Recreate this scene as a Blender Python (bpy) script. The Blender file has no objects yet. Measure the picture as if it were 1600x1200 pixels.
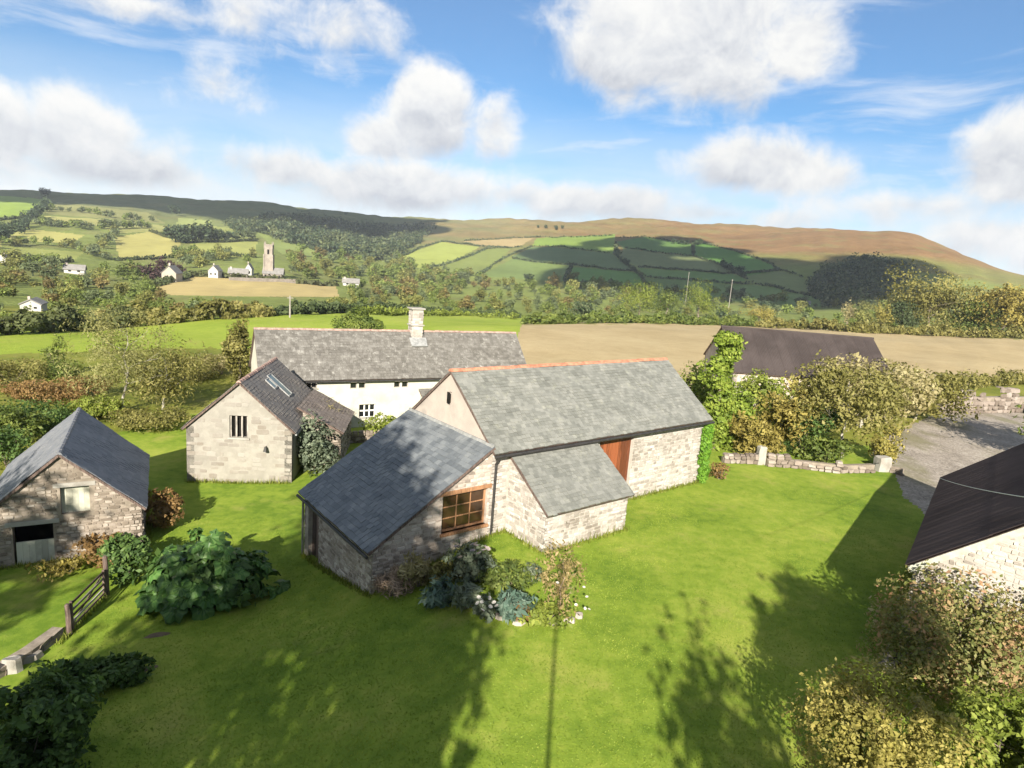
import bpy, bmesh, math, random
import numpy as np
from mathutils import Vector, Matrix

R_ = math.radians
SC = bpy.context.scene
COL = SC.collection

# ------------------------------------------------------------------ camera
FPX, PITCH, ROLL, CAMH = 1003.7, R_(10.84), R_(4.396), 12.0
fw = np.array([0, math.cos(PITCH), -math.sin(PITCH)])
rt0 = np.array([1.0, 0, 0]); up0 = np.cross(rt0, fw)
rt = rt0*math.cos(ROLL)+up0*math.sin(ROLL)
up = -rt0*math.sin(ROLL)+up0*math.cos(ROLL)
CAM = np.array([0, 0, CAMH])
cd = bpy.data.cameras.new('camera'); co = bpy.data.objects.new('camera', cd); COL.objects.link(co)
cd.sensor_width = 36; cd.lens = FPX/1600*36; cd.clip_start = 0.1; cd.clip_end = 12000
co.matrix_world = Matrix(((rt[0], up[0], -fw[0], CAM[0]), (rt[1], up[1], -fw[1], CAM[1]), (rt[2], up[2], -fw[2], CAM[2]), (0, 0, 0, 1)))
SC.camera = co

def ray(px, py):
    d = fw+rt*(px-800)/FPX-up*(py-600)/FPX
    return d
def at_z(px, py, z):
    d = ray(px, py); return CAM+d*((z-CAMH)/d[2])
def at_d(px, py, t):
    return CAM+ray(px, py)*t
def azel(px, py):
    d = ray(px, py); d = d/np.linalg.norm(d)
    return math.atan2(d[0], d[1]), math.asin(d[2])

# ------------------------------------------------------------------ sky, sun, exposure
SUN_AZ, SUN_EL = R_(5.0), R_(26.2)      # heading of the shadows, height of the sun
EXPOSURE = 1.42
wd = bpy.data.worlds.new('World'); SC.world = wd; wd.use_nodes = True
nt = wd.node_tree; nt.nodes.clear()
class NB:
    def __init__(s, t): s.t = t
    def n(s, typ, **k):
        o = s.t.nodes.new(typ)
        for a, b in k.items(): setattr(o, a, b)
        return o
    def put(s, sock, v):
        if v is None: return
        if isinstance(v, bpy.types.NodeSocket): s.t.links.new(v, sock)
        else: sock.default_value = v
    def m(s, op, a, b=None, c=None, clamp=False):
        o = s.n('ShaderNodeMath', operation=op); o.use_clamp = clamp
        for i, v in enumerate((a, b, c)): s.put(o.inputs[i], v)
        return o.outputs[0]
    def v(s, op, a, b=None, scale=None):
        o = s.n('ShaderNodeVectorMath', operation=op); s.put(o.inputs[0], a); s.put(o.inputs[1], b)
        if scale is not None: s.put(o.inputs['Scale'], scale)
        return o.outputs['Value'] if op in ('LENGTH', 'DOT_PRODUCT', 'DISTANCE') else o.outputs[0]
    def noise(s, vec, scale, detail=4, rough=.55, dist=0, out='Fac'):
        o = s.n('ShaderNodeTexNoise'); s.put(o.inputs['Vector'], vec)
        o.inputs['Scale'].default_value = scale; o.inputs['Detail'].default_value = detail
        o.inputs['Roughness'].default_value = rough; o.inputs['Distortion'].default_value = dist
        return o.outputs[out]
    def sstep(s, v, a, b, lo=0., hi=1.):
        o = s.n('ShaderNodeMapRange', interpolation_type='SMOOTHSTEP'); s.put(o.inputs[0], v)
        for i, q in enumerate((a, b, lo, hi)): s.put(o.inputs[i+1], q)
        return o.outputs[0]
    def lin(s, v, a, b, lo=0., hi=1.):
        o = s.n('ShaderNodeMapRange'); s.put(o.inputs[0], v)
        for i, q in enumerate((a, b, lo, hi)): s.put(o.inputs[i+1], q)
        return o.outputs[0]
    def mix(s, f, a, b, blend='MIX'):
        o = s.n('ShaderNodeMix', data_type='RGBA', blend_type=blend); s.put(o.inputs[0], f)
        for i, q in ((6, a), (7, b)):
            if isinstance(q, (tuple, list)): q = tuple(q[:3])+(1,)
            s.put(o.inputs[i], q)
        return o.outputs[2]
    def ramp(s, f, stops):
        o = s.n('ShaderNodeValToRGB'); s.put(o.inputs[0], f)
        cr = o.color_ramp
        while len(cr.elements) < len(stops): cr.elements.new(.5)
        for e, (p, c) in zip(cr.elements, stops): e.position = p; e.color = tuple(c[:3])+(1,)
        return o.outputs[0]

B = NB(nt)
sky = B.n('ShaderNodeTexSky', sky_type='NISHITA'); sky.sun_disc = False
sky.sun_elevation = SUN_EL; sky.sun_rotation = math.pi+SUN_AZ
sky.altitude = 250; sky.air_density = 1.0; sky.dust_density = 0.35; sky.ozone_density = 2.5
tc = B.n('ShaderNodeTexCoord'); dirv = B.v('NORMALIZE', tc.outputs['Generated'])
sp = B.n('ShaderNodeSeparateXYZ'); nt.links.new(dirv, sp.inputs[0])
s_az = B.m('ARCTAN2', sp.outputs[0], sp.outputs[1]); s_el = B.m('ARCSINE', sp.outputs[2])
warp = B.v('ADD', dirv, B.v('SCALE', B.v('SUBTRACT', B.noise(dirv, 6, 3, .5, 0, 'Color'), (.5, .5, .5)), None, .10))
n1 = B.noise(warp, 8.5, 10, .63)
n2 = B.noise(B.v('ADD', warp, (0.0, 0.0, 0.028)), 8.5, 5, .55)
# cumulus: centre pixel, half width px, half height up px, half height down px, weight
CU = [(1090, 45, 215, 150, 125, 1.15), (960, 95, 95, 70, 70, .9), (1250, 80, 90, 110, 60, .9),
      (1215, 268, 150, 62, 48, 1.05), (1300, 275, 70, 40, 40, .8),
      (1585, 270, 125, 95, 66, 1.15), (672, 168, 78, 62, 75, 1.0), (600, 215, 75, 40, 40, .7), (775, 195, 45, 50, 60, .62),
      (118, 215, 95, 80, 75, 1.05), (15, 205, 75, 75, 80, .95), (200, 268, 240, 42, 40, .8), (430, 262, 190, 40, 50, .7),
      (640, 292, 250, 38, 50, .75), (900, 312, 230, 28, 40, .7), (1130, 335, 200, 25, 35, .6), (1420, 320, 230, 35, 45, .6), (1560, 370, 160, 40, 60, .75),
      (520, 60, 110, 70, 50, .52), (330, 130, 85, 55, 45, .50), (385, 20, 55, 45, 45, .50), (215, 5, 120, 20, 25, .38)]
fieldv = None; wsum = None; bsum = None
for (px, py, hw, hu, hd, w) in CU:
    a, e = azel(px, py)
    k = 1/FPX*math.cos(math.atan((px-800)/FPX))**2
    ku = 1/FPX*math.cos(math.atan((px-800)/FPX))
    dx = B.m('DIVIDE', B.m('SUBTRACT', s_az, a), hw*k*1.12)
    # image roll: follow the photograph's tilt only in where each cloud sits, clouds stay level
    dy0 = B.m('SUBTRACT', s_el, e)
    dyu = B.m('MAXIMUM', B.m('DIVIDE', dy0, hu*ku*1.1), B.m('DIVIDE', dy0, -hd*ku))
    d = B.m('SQRT', B.m('ADD', B.m('MULTIPLY', dx, dx), B.m('MULTIPLY', dyu, dyu)))
    g = B.m('MULTIPLY', B.m('SUBTRACT', 1.0, d), w)
    fieldv = g if fieldv is None else B.m('SMOOTH_MAX', fieldv, g, .12)
    gp = B.m('MAXIMUM', g, 0.0)
    bb = B.m('MULTIPLY', gp, B.m('DIVIDE', dy0, hu*ku))
    wsum = gp if wsum is None else B.m('ADD', wsum, gp)
    bsum = bb if bsum is None else B.m('ADD', bsum, bb)
height = B.m('DIVIDE', bsum, B.m('ADD', wsum, .02))
inframe = B.m('MULTIPLY', B.sstep(B.m('ABSOLUTE', s_az), R_(42), R_(52), 1, 0), B.sstep(s_el, R_(20), R_(30), 1, 0))
gen = B.m('MULTIPLY', B.m('SUBTRACT', B.noise(dirv, 2.6, 3, .5), .49), 4.0)
gen = B.m('SUBTRACT', gen, B.m('MULTIPLY', inframe, 6.0))
field2 = B.m('MAXIMUM', fieldv, gen)
dens = B.m('ADD', field2, B.m('MULTIPLY', B.m('SUBTRACT', n1, .52), 1.9))
alpha = B.sstep(dens, -.06, .50)
shade = B.m('ADD', B.m('ADD', .61, B.m('MULTIPLY', B.m('SUBTRACT', n1, n2), 2.0)), B.m('MULTIPLY', height, .30))
shade = B.m('ADD', shade, B.m('MULTIPLY', B.m('SUBTRACT', .5, alpha), .25))
ccol = B.ramp(shade, [(0.10, (.58, .61, .67)), (.42, (.78, .80, .83)), (.70, (.93, .93, .92)), (1.0, (1.0, .985, .96))])
# thin cirrus streaks and a pale milky band low down
cv = B.v('MULTIPLY', B.v('ADD', dirv, B.v('SCALE', B.noise(dirv, 3, 2, .5, 0, 'Color'), None, .12)), (2.2, 2.2, 14.0))
ci = B.m('ADD', .10, B.sstep(B.noise(cv, 2.0, 6, .62), .46, .78, 0, .58))
low = B.sstep(s_el, R_(1.0), R_(16.0), .9, .04)
veil = B.m('MAXIMUM', ci, B.m('MULTIPLY', low, B.sstep(B.noise(cv, .8, 5, .6), .3, .62, .55, 1.0)))
CK = 3.85   # brightness of sunlit cloud in the sky texture's own units
skyc = B.mix(1.0, sky.outputs[0], (.195, .385, .505), 'MULTIPLY')
c0 = B.mix(veil, skyc, (.93*CK, .96*CK, 1.0*CK))
c1 = B.mix(alpha, c0, B.v('SCALE', ccol, None, CK))
bg = B.n('ShaderNodeBackground'); nt.links.new(c1, bg.inputs[0]); bg.inputs[1].default_value = .10
wo = B.n('ShaderNodeOutputWorld'); nt.links.new(bg.outputs[0], wo.inputs[0])
wd.cycles.sampling_method = 'MANUAL'; wd.cycles.sample_map_resolution = 512

SUNDIR = np.array([math.sin(SUN_AZ)*math.cos(SUN_EL), math.cos(SUN_AZ)*math.cos(SUN_EL), -math.sin(SUN_EL)])
sl = bpy.data.lights.new('sun', 'SUN'); sl.energy = 4.6; sl.angle = R_(.53); sl.color = (1, .93, .80)
so = bpy.data.objects.new('sun', sl); COL.objects.link(so)
so.rotation_euler = Vector(SUNDIR).to_track_quat('-Z', 'Y').to_euler(); so.location = (0, -40, 60)
SC.view_settings.view_transform = 'Standard'; SC.view_settings.look = 'None'
SC.view_settings.exposure = EXPOSURE; SC.view_settings.gamma = 1
SC.view_settings.use_curve_mapping = False
SC.cycles.max_bounces = 5; SC.cycles.diffuse_bounces = 3; SC.cycles.glossy_bounces = 2
SC.cycles.transmission_bounces = 3; SC.cycles.transparent_max_bounces = 6
SC.cycles.caustics_reflective = False; SC.cycles.caustics_refractive = False

# ------------------------------------------------------------------ helpers
rng = np.random.default_rng(7)
random.seed(7)

def tag(o, label, cat, group=None):
    o['label'] = label; o['category'] = cat
    if group: o['group'] = group
    return o
def link(o, parent=None):
    COL.objects.link(o)
    if parent is not None: o.parent = parent
    return o
def thing(name, loc, rz=0, label=None, cat=None, group=None):
    o = bpy.data.objects.new(name, None); o.empty_display_size = .3
    COL.objects.link(o); o.location = loc; o.rotation_euler = (0, 0, rz)
    if label: tag(o, label, cat, group)
    return o
def ob(name, me, parent=None, loc=None):
    o = bpy.data.objects.new(name, me); link(o, parent)
    if loc is not None: o.location = loc
    return o

class MB:
    """collects polygons (with a 0..1 value each for colour variation)"""
    def __init__(s): s.v = []; s.f = []; s.a = []
    def poly(s, pts, a=.5):
        i = len(s.v); s.v.extend([tuple(map(float, p)) for p in pts]); s.f.append(tuple(range(i, i+len(pts)))); s.a.append(a)
    def box(s, c, h, a=.5, rz=0., skip=()):
        cx, cy, cz = c; hx, hy, hz = h
        ca, sa = math.cos(rz), math.sin(rz)
        P = []
        for z in (-hz, hz):
            for x, y in ((-hx, -hy), (hx, -hy), (hx, hy), (-hx, hy)):
                P.append((cx+x*ca-y*sa, cy+x*sa+y*ca, cz+z))
        i = len(s.v); s.v.extend(P)
        for q in ((3, 2, 1, 0), (4, 5, 6, 7), (0, 1, 5, 4), (1, 2, 6, 5), (2, 3, 7, 6), (3, 0, 4, 7)):
            s.f.append(tuple(i+k for k in q)); s.a.append(a)
    def beam(s, p, q, w, h=None, a=.5):
        """square bar from p to q"""
        p = np.array(p, float); q = np.array(q, float); d = q-p; d /= np.linalg.norm(d)
        r = np.cross(d, (0, 0, 1.0))
        if np.linalg.norm(r) < 1e-4: r = np.array([1.0, 0, 0])
        r /= np.linalg.norm(r); t = np.cross(r, d); h = h or w
        P = [e+r*x*w/2+t*y*h/2 for e in (p, q) for x, y in ((-1, -1), (1, -1), (1, 1), (-1, 1))]
        i = len(s.v); s.v.extend([tuple(map(float, e)) for e in P])
        for g in ((0, 1, 2, 3), (7, 6, 5, 4), (0, 4, 5, 1), (1, 5, 6, 2), (2, 6, 7, 3), (3, 7, 4, 0)):
            s.f.append(tuple(i+k for k in g)); s.a.append(a)
    def tube(s, pts, rad, n=7, a=.5, cap=True):
        pts = [np.array(p, float) for p in pts]; rings = []
        for k, p in enumerate(pts):
            d = pts[min(k+1, len(pts)-1)]-pts[max(k-1, 0)]; d /= max(np.linalg.norm(d), 1e-6)
            r = np.cross(d, (.31, .17, .93)); r /= np.linalg.norm(r); t = np.cross(d, r)
            rr = rad[k] if hasattr(rad, '__len__') else rad
            i = len(s.v)
            for j in range(n):
                an = 2*math.pi*j/n; s.v.append(tuple(map(float, p+(r*math.cos(an)+t*math.sin(an))*rr)))
            rings.append(i)
        for a0, b0 in zip(rings, rings[1:]):
            for j in range(n):
                s.f.append((a0+j, a0+(j+1) % n, b0+(j+1) % n, b0+j)); s.a.append(a)
        if cap:
            s.f.append(tuple(rings[0]+j for j in range(n))[::-1]); s.a.append(a)
            s.f.append(tuple(rings[-1]+j for j in range(n))); s.a.append(a)
    def prism(s, poly, d, a=.5):
        """closed solid: polygon swept by d"""
        poly = [np.array(p, float) for p in poly]; d = np.array(d, float)
        s.poly(poly, a); s.poly([p+d for p in poly][::-1], a)
        n = len(poly)
        for k in range(n):
            s.poly([poly[(k+1) % n], poly[k], poly[k]+d, poly[(k+1) % n]+d], a)
    def mesh(s, name, mat, smooth=False):
        me = bpy.data.meshes.new(name); me.from_pydata(s.v, [], s.f)
        at = me.attributes.new('lv', 'FLOAT', 'FACE'); at.data.foreach_set('value', np.array(s.a, np.float32))
        me.materials.append(mat)
        if smooth: me.polygons.foreach_set('use_smooth', [True]*len(s.f))
        me.update(); return me
    def build(s, name, mat, parent=None, smooth=False, kind=None):
        o = ob(name, s.mesh(name, mat, smooth), parent)
        if kind: o['kind'] = kind
        return o

def np_mesh(name, V, F, lv, mat, smooth=False):
    me = bpy.data.meshes.new(name); nv, nf = len(V), len(F); k = F.shape[1]
    me.vertices.add(nv); me.vertices.foreach_set('co', np.ascontiguousarray(V, np.float32).ravel())
    me.loops.add(nf*k); me.loops.foreach_set('vertex_index', np.ascontiguousarray(F, np.int32).ravel())
    me.polygons.add(nf); me.polygons.foreach_set('loop_start', np.arange(0, nf*k, k, dtype=np.int32))
    try: me.polygons.foreach_set('loop_total', np.full(nf, k, np.int32))
    except Exception: pass
    if lv is not None:
        at = me.attributes.new('lv', 'FLOAT', 'FACE'); at.data.foreach_set('value', np.ascontiguousarray(lv, np.float32))
    if smooth: me.polygons.foreach_set('use_smooth', np.ones(nf, bool))
    me.materials.append(mat); me.update(calc_edges=True); return me

class SinNoise:
    def __init__(s, seed, octs=4):
        g = np.random.default_rng(seed); s.k = []; f = 1.
        for o in range(octs):
            for j in range(4):
                d = g.normal(size=3); d /= np.linalg.norm(d); s.k.append((d*f*g.uniform(.7, 1.3)*2*math.pi, g.uniform(0, 6.28), 1/f**.8))
            f *= 1.9
        s.tot = math.sqrt(sum(a*a for _, _, a in s.k)/2)
    def __call__(s, P):
        r = 0
        for d, ph, a in s.k: r = r+np.sin(P@d+ph)*a
        return r/s.tot      # about unit variance

# ------------------------------------------------------------------ materials
MATS = {}
def mat_new(name):
    m = bpy.data.materials.new(name); m.use_nodes = True; t = m.node_tree; t.nodes.clear(); MATS[name] = m
    b = NB(t); out = b.n('ShaderNodeOutputMaterial'); pr = b.n('ShaderNodeBsdfPrincipled'); t.links.new(pr.outputs[0], out.inputs[0])
    pr.inputs['Specular IOR Level'].default_value = .25; pr.inputs['Roughness'].default_value = .85
    return m, b, pr, out
def attr(b, name='lv'):
    return b.n('ShaderNodeAttribute', attribute_name=name).outputs['Fac']
def objco(b): return b.n('ShaderNodeTexCoord').outputs['Object']
def geopos(b): return b.n('ShaderNodeNewGeometry').outputs['Position']
def bump(b, pr, h, strength=.5, dist=.02):
    o = b.n('ShaderNodeBump'); o.inputs['Strength'].default_value = strength; o.inputs['Distance'].default_value = dist
    b.put(o.inputs['Height'], h); b.t.links.new(o.outputs[0], pr.inputs['Normal'])
def orand(b): return b.n('ShaderNodeObjectInfo').outputs['Random']

def stone_mat(name, stops, use_obj=False, lichen=.25, mortar=None, sc=1.):
    m, b, pr, out = mat_new(name); p = geopos(b)
    f = orand(b) if use_obj else attr(b)
    f = b.m('ADD', b.m('MULTIPLY', f, .75), b.m('MULTIPLY', b.noise(p, 5.0*sc, 5, .65), .30))
    c = b.ramp(f, stops)
    st = b.noise(p, .55*sc, 4, .6)
    c = b.mix(b.sstep(st, .46, .68, 0, .55), c, (.17, .14, .11))        # damp and weathering stains
    c = b.mix(b.sstep(b.noise(p, 3.1*sc, 6, .7), .58, .74, 0, lichen), c, (.56, .55, .48))
    b.put(pr.inputs['Base Color'], c); bump(b, pr, b.noise(p, 14*sc, 6, .7), .7, .03); pr.inputs['Roughness'].default_value = .92
    return m
PALE = [(0.1, (.24, .21, .185)), (.35, (.345, .31, .275)), (.6, (.42, .385, .35)), (.9, (.50, .465, .43))]
BROWN = [(0.1, (.10, .08, .062)), (.35, (.19, .155, .122)), (.6, (.28, .235, .195)), (.9, (.42, .37, .315))]
MID = [(0.1, (.20, .165, .14)), (.35, (.33, .28, .24)), (.6, (.43, .375, .33)), (.9, (.56, .505, .45))]
stone_pale = stone_mat('stone_pale', PALE)
stone_mid = stone_mat('stone_mid', MID); stone_mid_o = stone_mat('stone_mid_single', MID, True)
stone_brown = stone_mat('stone_brown', BROWN); stone_brown_o = stone_mat('stone_brown_single', BROWN, True)
stone_dry_o = stone_mat('stone_dry_single', [(0.1, (.11, .085, .068)), (.4, (.185, .15, .125)), (.65, (.25, .205, .175)), (.95, (.33, .29, .255))], True, .4)
granite = stone_mat('granite', [(0, (.26, .245, .22)), (1, (.38, .36, .325))], False, .5)

def mortar_mat(name, c, c2, sc=3):
    m, b, pr, out = mat_new(name); p = geopos(b)
    col = b.mix(b.sstep(b.noise(p, sc, 6, .65), .35, .65), c, c2)
    col = b.mix(b.sstep(b.noise(p, .5, 4, .6), .5, .75, 0, .5), col, tuple(x*.6 for x in c))
    b.put(pr.inputs['Base Color'], col); bump(b, pr, b.noise(p, 20, 5, .7), .5, .02); return m
mortar_pale = mortar_mat('mortar_pale', (.44, .405, .36), (.365, .33, .29))
mortar_mid = mortar_mat('mortar_mid', (.46, .40, .345), (.34, .29, .25))
mortar_brown = mortar_mat('mortar_brown', (.28, .235, .19), (.19, .16, .125))
render_pink = mortar_mat('render_pink', (.42, .365, .32), (.36, .315, .28), 1.2)
whitewash = mortar_mat('whitewash', (.50, .485, .42), (.45, .43, .365), 1.0)
limewash = mortar_mat('limewash', (.29, .27, .235), (.24, .222, .192), 1.6)

def slate_mat(name, stops, moss=(.30, .31, .22), mossk=.3, rough=.55, pale=.2):
    m, b, pr, out = mat_new(name); p = geopos(b)
    f = b.m('ADD', b.m('MULTIPLY', attr(b), .30), b.m('MULTIPLY', b.noise(p, 1.1, 6, .68), .72))
    c = b.ramp(f, stops)
    c = b.mix(b.sstep(b.noise(p, 2.2, 6, .7), .54, .74, 0, mossk), c, moss)
    c = b.mix(b.sstep(b.noise(p, 6.5, 5, .75), .60, .75, 0, pale), c, (.55, .55, .50))
    b.put(pr.inputs['Base Color'], c); pr.inputs['Roughness'].default_value = rough; pr.inputs['Specular IOR Level'].default_value = .35
    bump(b, pr, b.noise(p, 30, 4, .7), .35, .01); return m
slate_green = slate_mat('slate_barn', [(.2, (.11, .112, .10)), (.45, (.165, .167, .15)), (.65, (.21, .21, .19)), (.9, (.28, .275, .25))], (.33, .33, .25), .35, .7, .3)
slate_dark = slate_mat('slate_extension', [(.2, (.075, .084, .093)), (.45, (.118, .129, .14)), (.65, (.16, .171, .18)), (.9, (.25, .255, .255))], (.20, .20, .17), .12, .5, .2)
slate_house = slate_mat('slate_house', [(.2, (.078, .072, .064)), (.45, (.122, .113, .101)), (.65, (.162, .152, .138)), (.9, (.23, .218, .20))], (.33, .32, .295), .85, .75, .8)
slate_cottage = slate_mat('slate_cottage', [(.15, (.085, .075, .068)), (.45, (.135, .12, .11)), (.75, (.18, .165, .15)), (1, (.26, .24, .22))], (.22, .20, .13), .3, .6, .2)
slate_out = slate_mat('slate_outbuilding', [(.15, (.10, .105, .12)), (.45, (.15, .155, .17)), (.75, (.20, .20, .21)), (1, (.28, .27, .27))], (.26, .24, .19), .25, .6, .15)

def plain(name, c, rough=.7, var=.12, sc=4., spec=.3, metal=0., streak=False):
    m, b, pr, out = mat_new(name); p = geopos(b)
    pp = b.v('MULTIPLY', p, (6, 6, .6)) if streak else p
    f = b.noise(pp, sc, 5, .65)
    f = b.m('ADD', f, b.m('MULTIPLY', b.m('SUBTRACT', attr(b), .5), .5))
    b.put(pr.inputs['Base Color'], b.mix(b.sstep(f, .3, .7), tuple(x*(1-var*2) for x in c), tuple(min(1, x*(1+var)) for x in c)))
    pr.inputs['Roughness'].default_value = rough; pr.inputs['Specular IOR Level'].default_value = spec; pr.inputs['Metallic'].default_value = metal
    bump(b, pr, b.noise(pp, sc*5, 4, .6), .3, .01); return m
ridge_orange = plain('ridge_terracotta', (.47, .20, .125), .8, .2, 3)
ridge_pink = plain('ridge_weathered', (.36, .24, .20), .85, .2, 3)
door_brown = plain('door_wood', (.215, .066, .026), .6, .25, 3, .4, 0, True)
wood_dark = plain('weathered_wood', (.14, .10, .085), .85, .3, 3, .2, 0, True)
wood_grey = plain('grey_wood', (.30, .27, .24), .85, .25, 3, .2, 0, True)
wood_frame = plain('oak_frame', (.36, .19, .10), .6, .2, 4, .3, 0, True)
paint_pale = plain('pale_paint', (.42, .41, .33), .7, .12, 2)
white_paint = plain('white_paint', (.78, .77, .72), .6, .05, 3)
black_metal = plain('dark_gutter', (.035, .033, .032), .5, .2, 6, .4)
lead = plain('lead_flashing', (.27, .27, .265), .5, .15, 4, .5)
dark_void = plain('dark_interior', (.012, .011, .01), .95, .1, 2, .1)
bark = plain('bark', (.20, .165, .125), .95, .3, 5, .1, 0, True)
pale_bark = plain('pale_bark', (.38, .35, .29), .95, .25, 5, .1, 0, True)
twig = plain('twig', (.30, .22, .16), .95, .25, 5, .1)
lead_grey = plain('grey_fascia', (.40, .40, .33), .7, .12, 3)
rubber = plain('rubber', (.03, .03, .03), .8, .1, 5)
car_paint = plain('car_paint', (.16, .20, .24), .3, .05, 2, .5)
hot_stone = plain('terracotta', (.42, .20, .12), .9, .2, 4)

def glass_mat(name, c, rough=.08):
    m, b, pr, out = mat_new(name); b.put(pr.inputs['Base Color'], tuple(c)+(1,))
    pr.inputs['Roughness'].default_value = rough; pr.inputs['Specular IOR Level'].default_value = .6
    p = geopos(b); bump(b, pr, b.noise(p, 1.6, 2, .5), .08, .05); return m
glass_dark = glass_mat('window_glass', (.012, .013, .014))
glass_sky = glass_mat('skylight_glass', (.10, .15, .15), .2)
glass_brown = glass_mat('barn_window_glass', (.05, .026, .013), .05)

def corrugated(name, c, pitch=.17):
    m, b, pr, out = mat_new(name); p = geopos(b); u = objco(b)
    f = b.noise(p, .35, 5, .6); f2 = b.noise(b.v('MULTIPLY', u, (6, .35, 1)), 1.4, 4, .6)
    c1 = b.mix(b.sstep(f, .35, .65), tuple(x*.82 for x in c), tuple(x*1.15 for x in c))
    c1 = b.mix(b.sstep(f2, .55, .8, 0, .4), c1, tuple(x*1.5 for x in c))
    b.put(pr.inputs['Base Color'], c1); pr.inputs['Roughness'].default_value = .9; pr.inputs['Specular IOR Level'].default_value = .08; return m
roof_brown = corrugated('roof_brown_sheet', (.058, .047, .045))
roof_brown2 = corrugated('roof_dark_sheet', (.082, .062, .058))

def leaf_mat(name, stops, trans=.28, objvar=0., rough=.6, hue=None):
    m, b, pr, out = mat_new(name)
    f = attr(b)
    c = b.ramp(f, stops)
    if hue is not None:
        r = orand(b); c = b.mix(.55, c, b.ramp(r, hue))
    if objvar:
        r2 = b.m('ADD', 1-objvar, b.m('MULTIPLY', b.m('FRACT', b.m('MULTIPLY', orand(b), 7.31)), 2*objvar))
        c = b.v('SCALE', c, None, r2)
    b.put(pr.inputs['Base Color'], c); pr.inputs['Roughness'].default_value = rough
    tr = b.n('ShaderNodeBsdfTranslucent'); b.put(tr.inputs[0], b.mix(1.0, c, (1.25, 1.3, .55), 'MULTIPLY'))
    mx = b.n('ShaderNodeMixShader'); mx.inputs[0].default_value = trans
    b.t.links.new(pr.outputs[0], mx.inputs[1]); b.t.links.new(tr.outputs[0], mx.inputs[2]); b.t.links.new(mx.outputs[0], out.inputs[0])
    return m
def G(d, mdl, l): return [(0.05, d), (.5, mdl), (.95, l)]
L_dark = leaf_mat('leaf_dark', G((.025, .05, .014), (.06, .11, .026), (.14, .21, .055)))
L_gunnera = leaf_mat('leaf_broad', G((.02, .062, .012), (.062, .135, .03), (.15, .235, .07)), .2, .4, .42)
L_green = leaf_mat('leaf_green', G((.04, .065, .014), (.10, .135, .028), (.19, .22, .05)))
L_bright = leaf_mat('leaf_bright', G((.075, .10, .016), (.17, .21, .032), (.27, .30, .06)))
L_ivy = leaf_mat('leaf_ivy', G((.07, .11, .014), (.17, .235, .03), (.28, .33, .06)))
L_olive = leaf_mat('leaf_olive', G((.07, .07, .018), (.165, .155, .042), (.28, .25, .085)))
L_grey = leaf_mat('leaf_greygreen', G((.06, .075, .05), (.12, .15, .10), (.22, .25, .17)))
L_blue = leaf_mat('leaf_bluegreen', G((.04, .07, .055), (.085, .14, .105), (.17, .23, .18)))
L_gold = leaf_mat('leaf_gold', G((.095, .088, .02), (.235, .21, .05), (.40, .335, .10)))
L_autumn = leaf_mat('leaf_autumn', G((.085, .07, .017), (.225, .185, .045), (.36, .30, .085)))
L_pinkgreen = leaf_mat('leaf_cotoneaster', [(0.05, (.055, .065, .02)), (.42, (.145, .165, .045)), (.72, (.25, .22, .085)), (.97, (.38, .22, .13))])
L_rust = leaf_mat('leaf_rust', G((.085, .05, .02), (.20, .12, .045), (.31, .20, .085)))
L_straw = leaf_mat('leaf_straw', G((.14, .12, .05), (.27, .23, .11), (.40, .35, .19)))
L_purple = leaf_mat('leaf_purple', G((.028, .015, .018), (.06, .034, .036), (.10, .06, .055)))
L_conifer = leaf_mat('leaf_conifer', G((.012, .026, .014), (.028, .05, .025), (.055, .085, .04)), .12)
HUES = [(0, (.05, .075, .025)), (.3, (.10, .115, .03)), (.55, (.14, .13, .04)), (.8, (.19, .145, .05)), (1, (.24, .15, .055))]
L_far = leaf_mat('leaf_far', G((.04, .05, .016), (.095, .105, .032), (.18, .18, .06)), .2, .2, .7, HUES)
HUES2 = [(0, (.03, .05, .025)), (.5, (.06, .08, .03)), (1, (.10, .10, .04))]
L_fargreen = leaf_mat('leaf_far_green', G((.026, .04, .016), (.06, .08, .028), (.11, .13, .045)), .2, .2, .7, HUES2)
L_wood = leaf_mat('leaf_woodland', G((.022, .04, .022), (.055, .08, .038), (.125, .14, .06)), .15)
flower_white = plain('petal_white', (.50, .47, .42), .8, .05, 3)
flower_pink = plain('petal_pink', (.34, .28, .26), .8, .1, 3)

def grass_mat(name, a, bcol, c, sc=1., fine=True, dry=None, rows=None):
    m, b, pr, out = mat_new(name); p = geopos(b)
    f = b.m('ADD', b.m('MULTIPLY', b.noise(p, .16*sc, 5, .6), .6), b.m('MULTIPLY', b.noise(p, 1.7*sc, 5, .65), .4))
    col = b.ramp(f, [(.38, a), (.5, bcol), (.63, c)])
    if dry: col = b.mix(b.sstep(b.noise(p, .33*sc, 5, .7), .52, .76, 0, .65), col, dry)
    if rows:
        w = b.n('ShaderNodeTexWave', wave_type='BANDS', bands_direction='DIAGONAL'); b.put(w.inputs['Vector'], p)
        w.inputs['Scale'].default_value = rows; w.inputs['Distortion'].default_value = 2.0; w.inputs['Detail'].default_value = 3
        col = b.mix(b.m('MULTIPLY', w.outputs['Fac'], .34), col, tuple(x*.72 for x in bcol))
    if fine: col = b.mix(b.sstep(b.noise(p, 26, 3, .7), .35, .7, .12, 0), col, tuple(x*.45 for x in a))
    b.put(pr.inputs['Base Color'], col); pr.inputs['Roughness'].default_value = .9; pr.inputs['Specular IOR Level'].default_value = .1
    if fine: bump(b, pr, b.noise(p, 14, 5, .75), .35, .05)
    else: bump(b, pr, b.noise(p, 1.3, 5, .75), .5, .5)
    return m
M_lawn = grass_mat('lawn_grass', (.105, .172, .018), (.185, .255, .030), (.285, .322, .055), 1., True, (.33, .305, .085))
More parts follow.
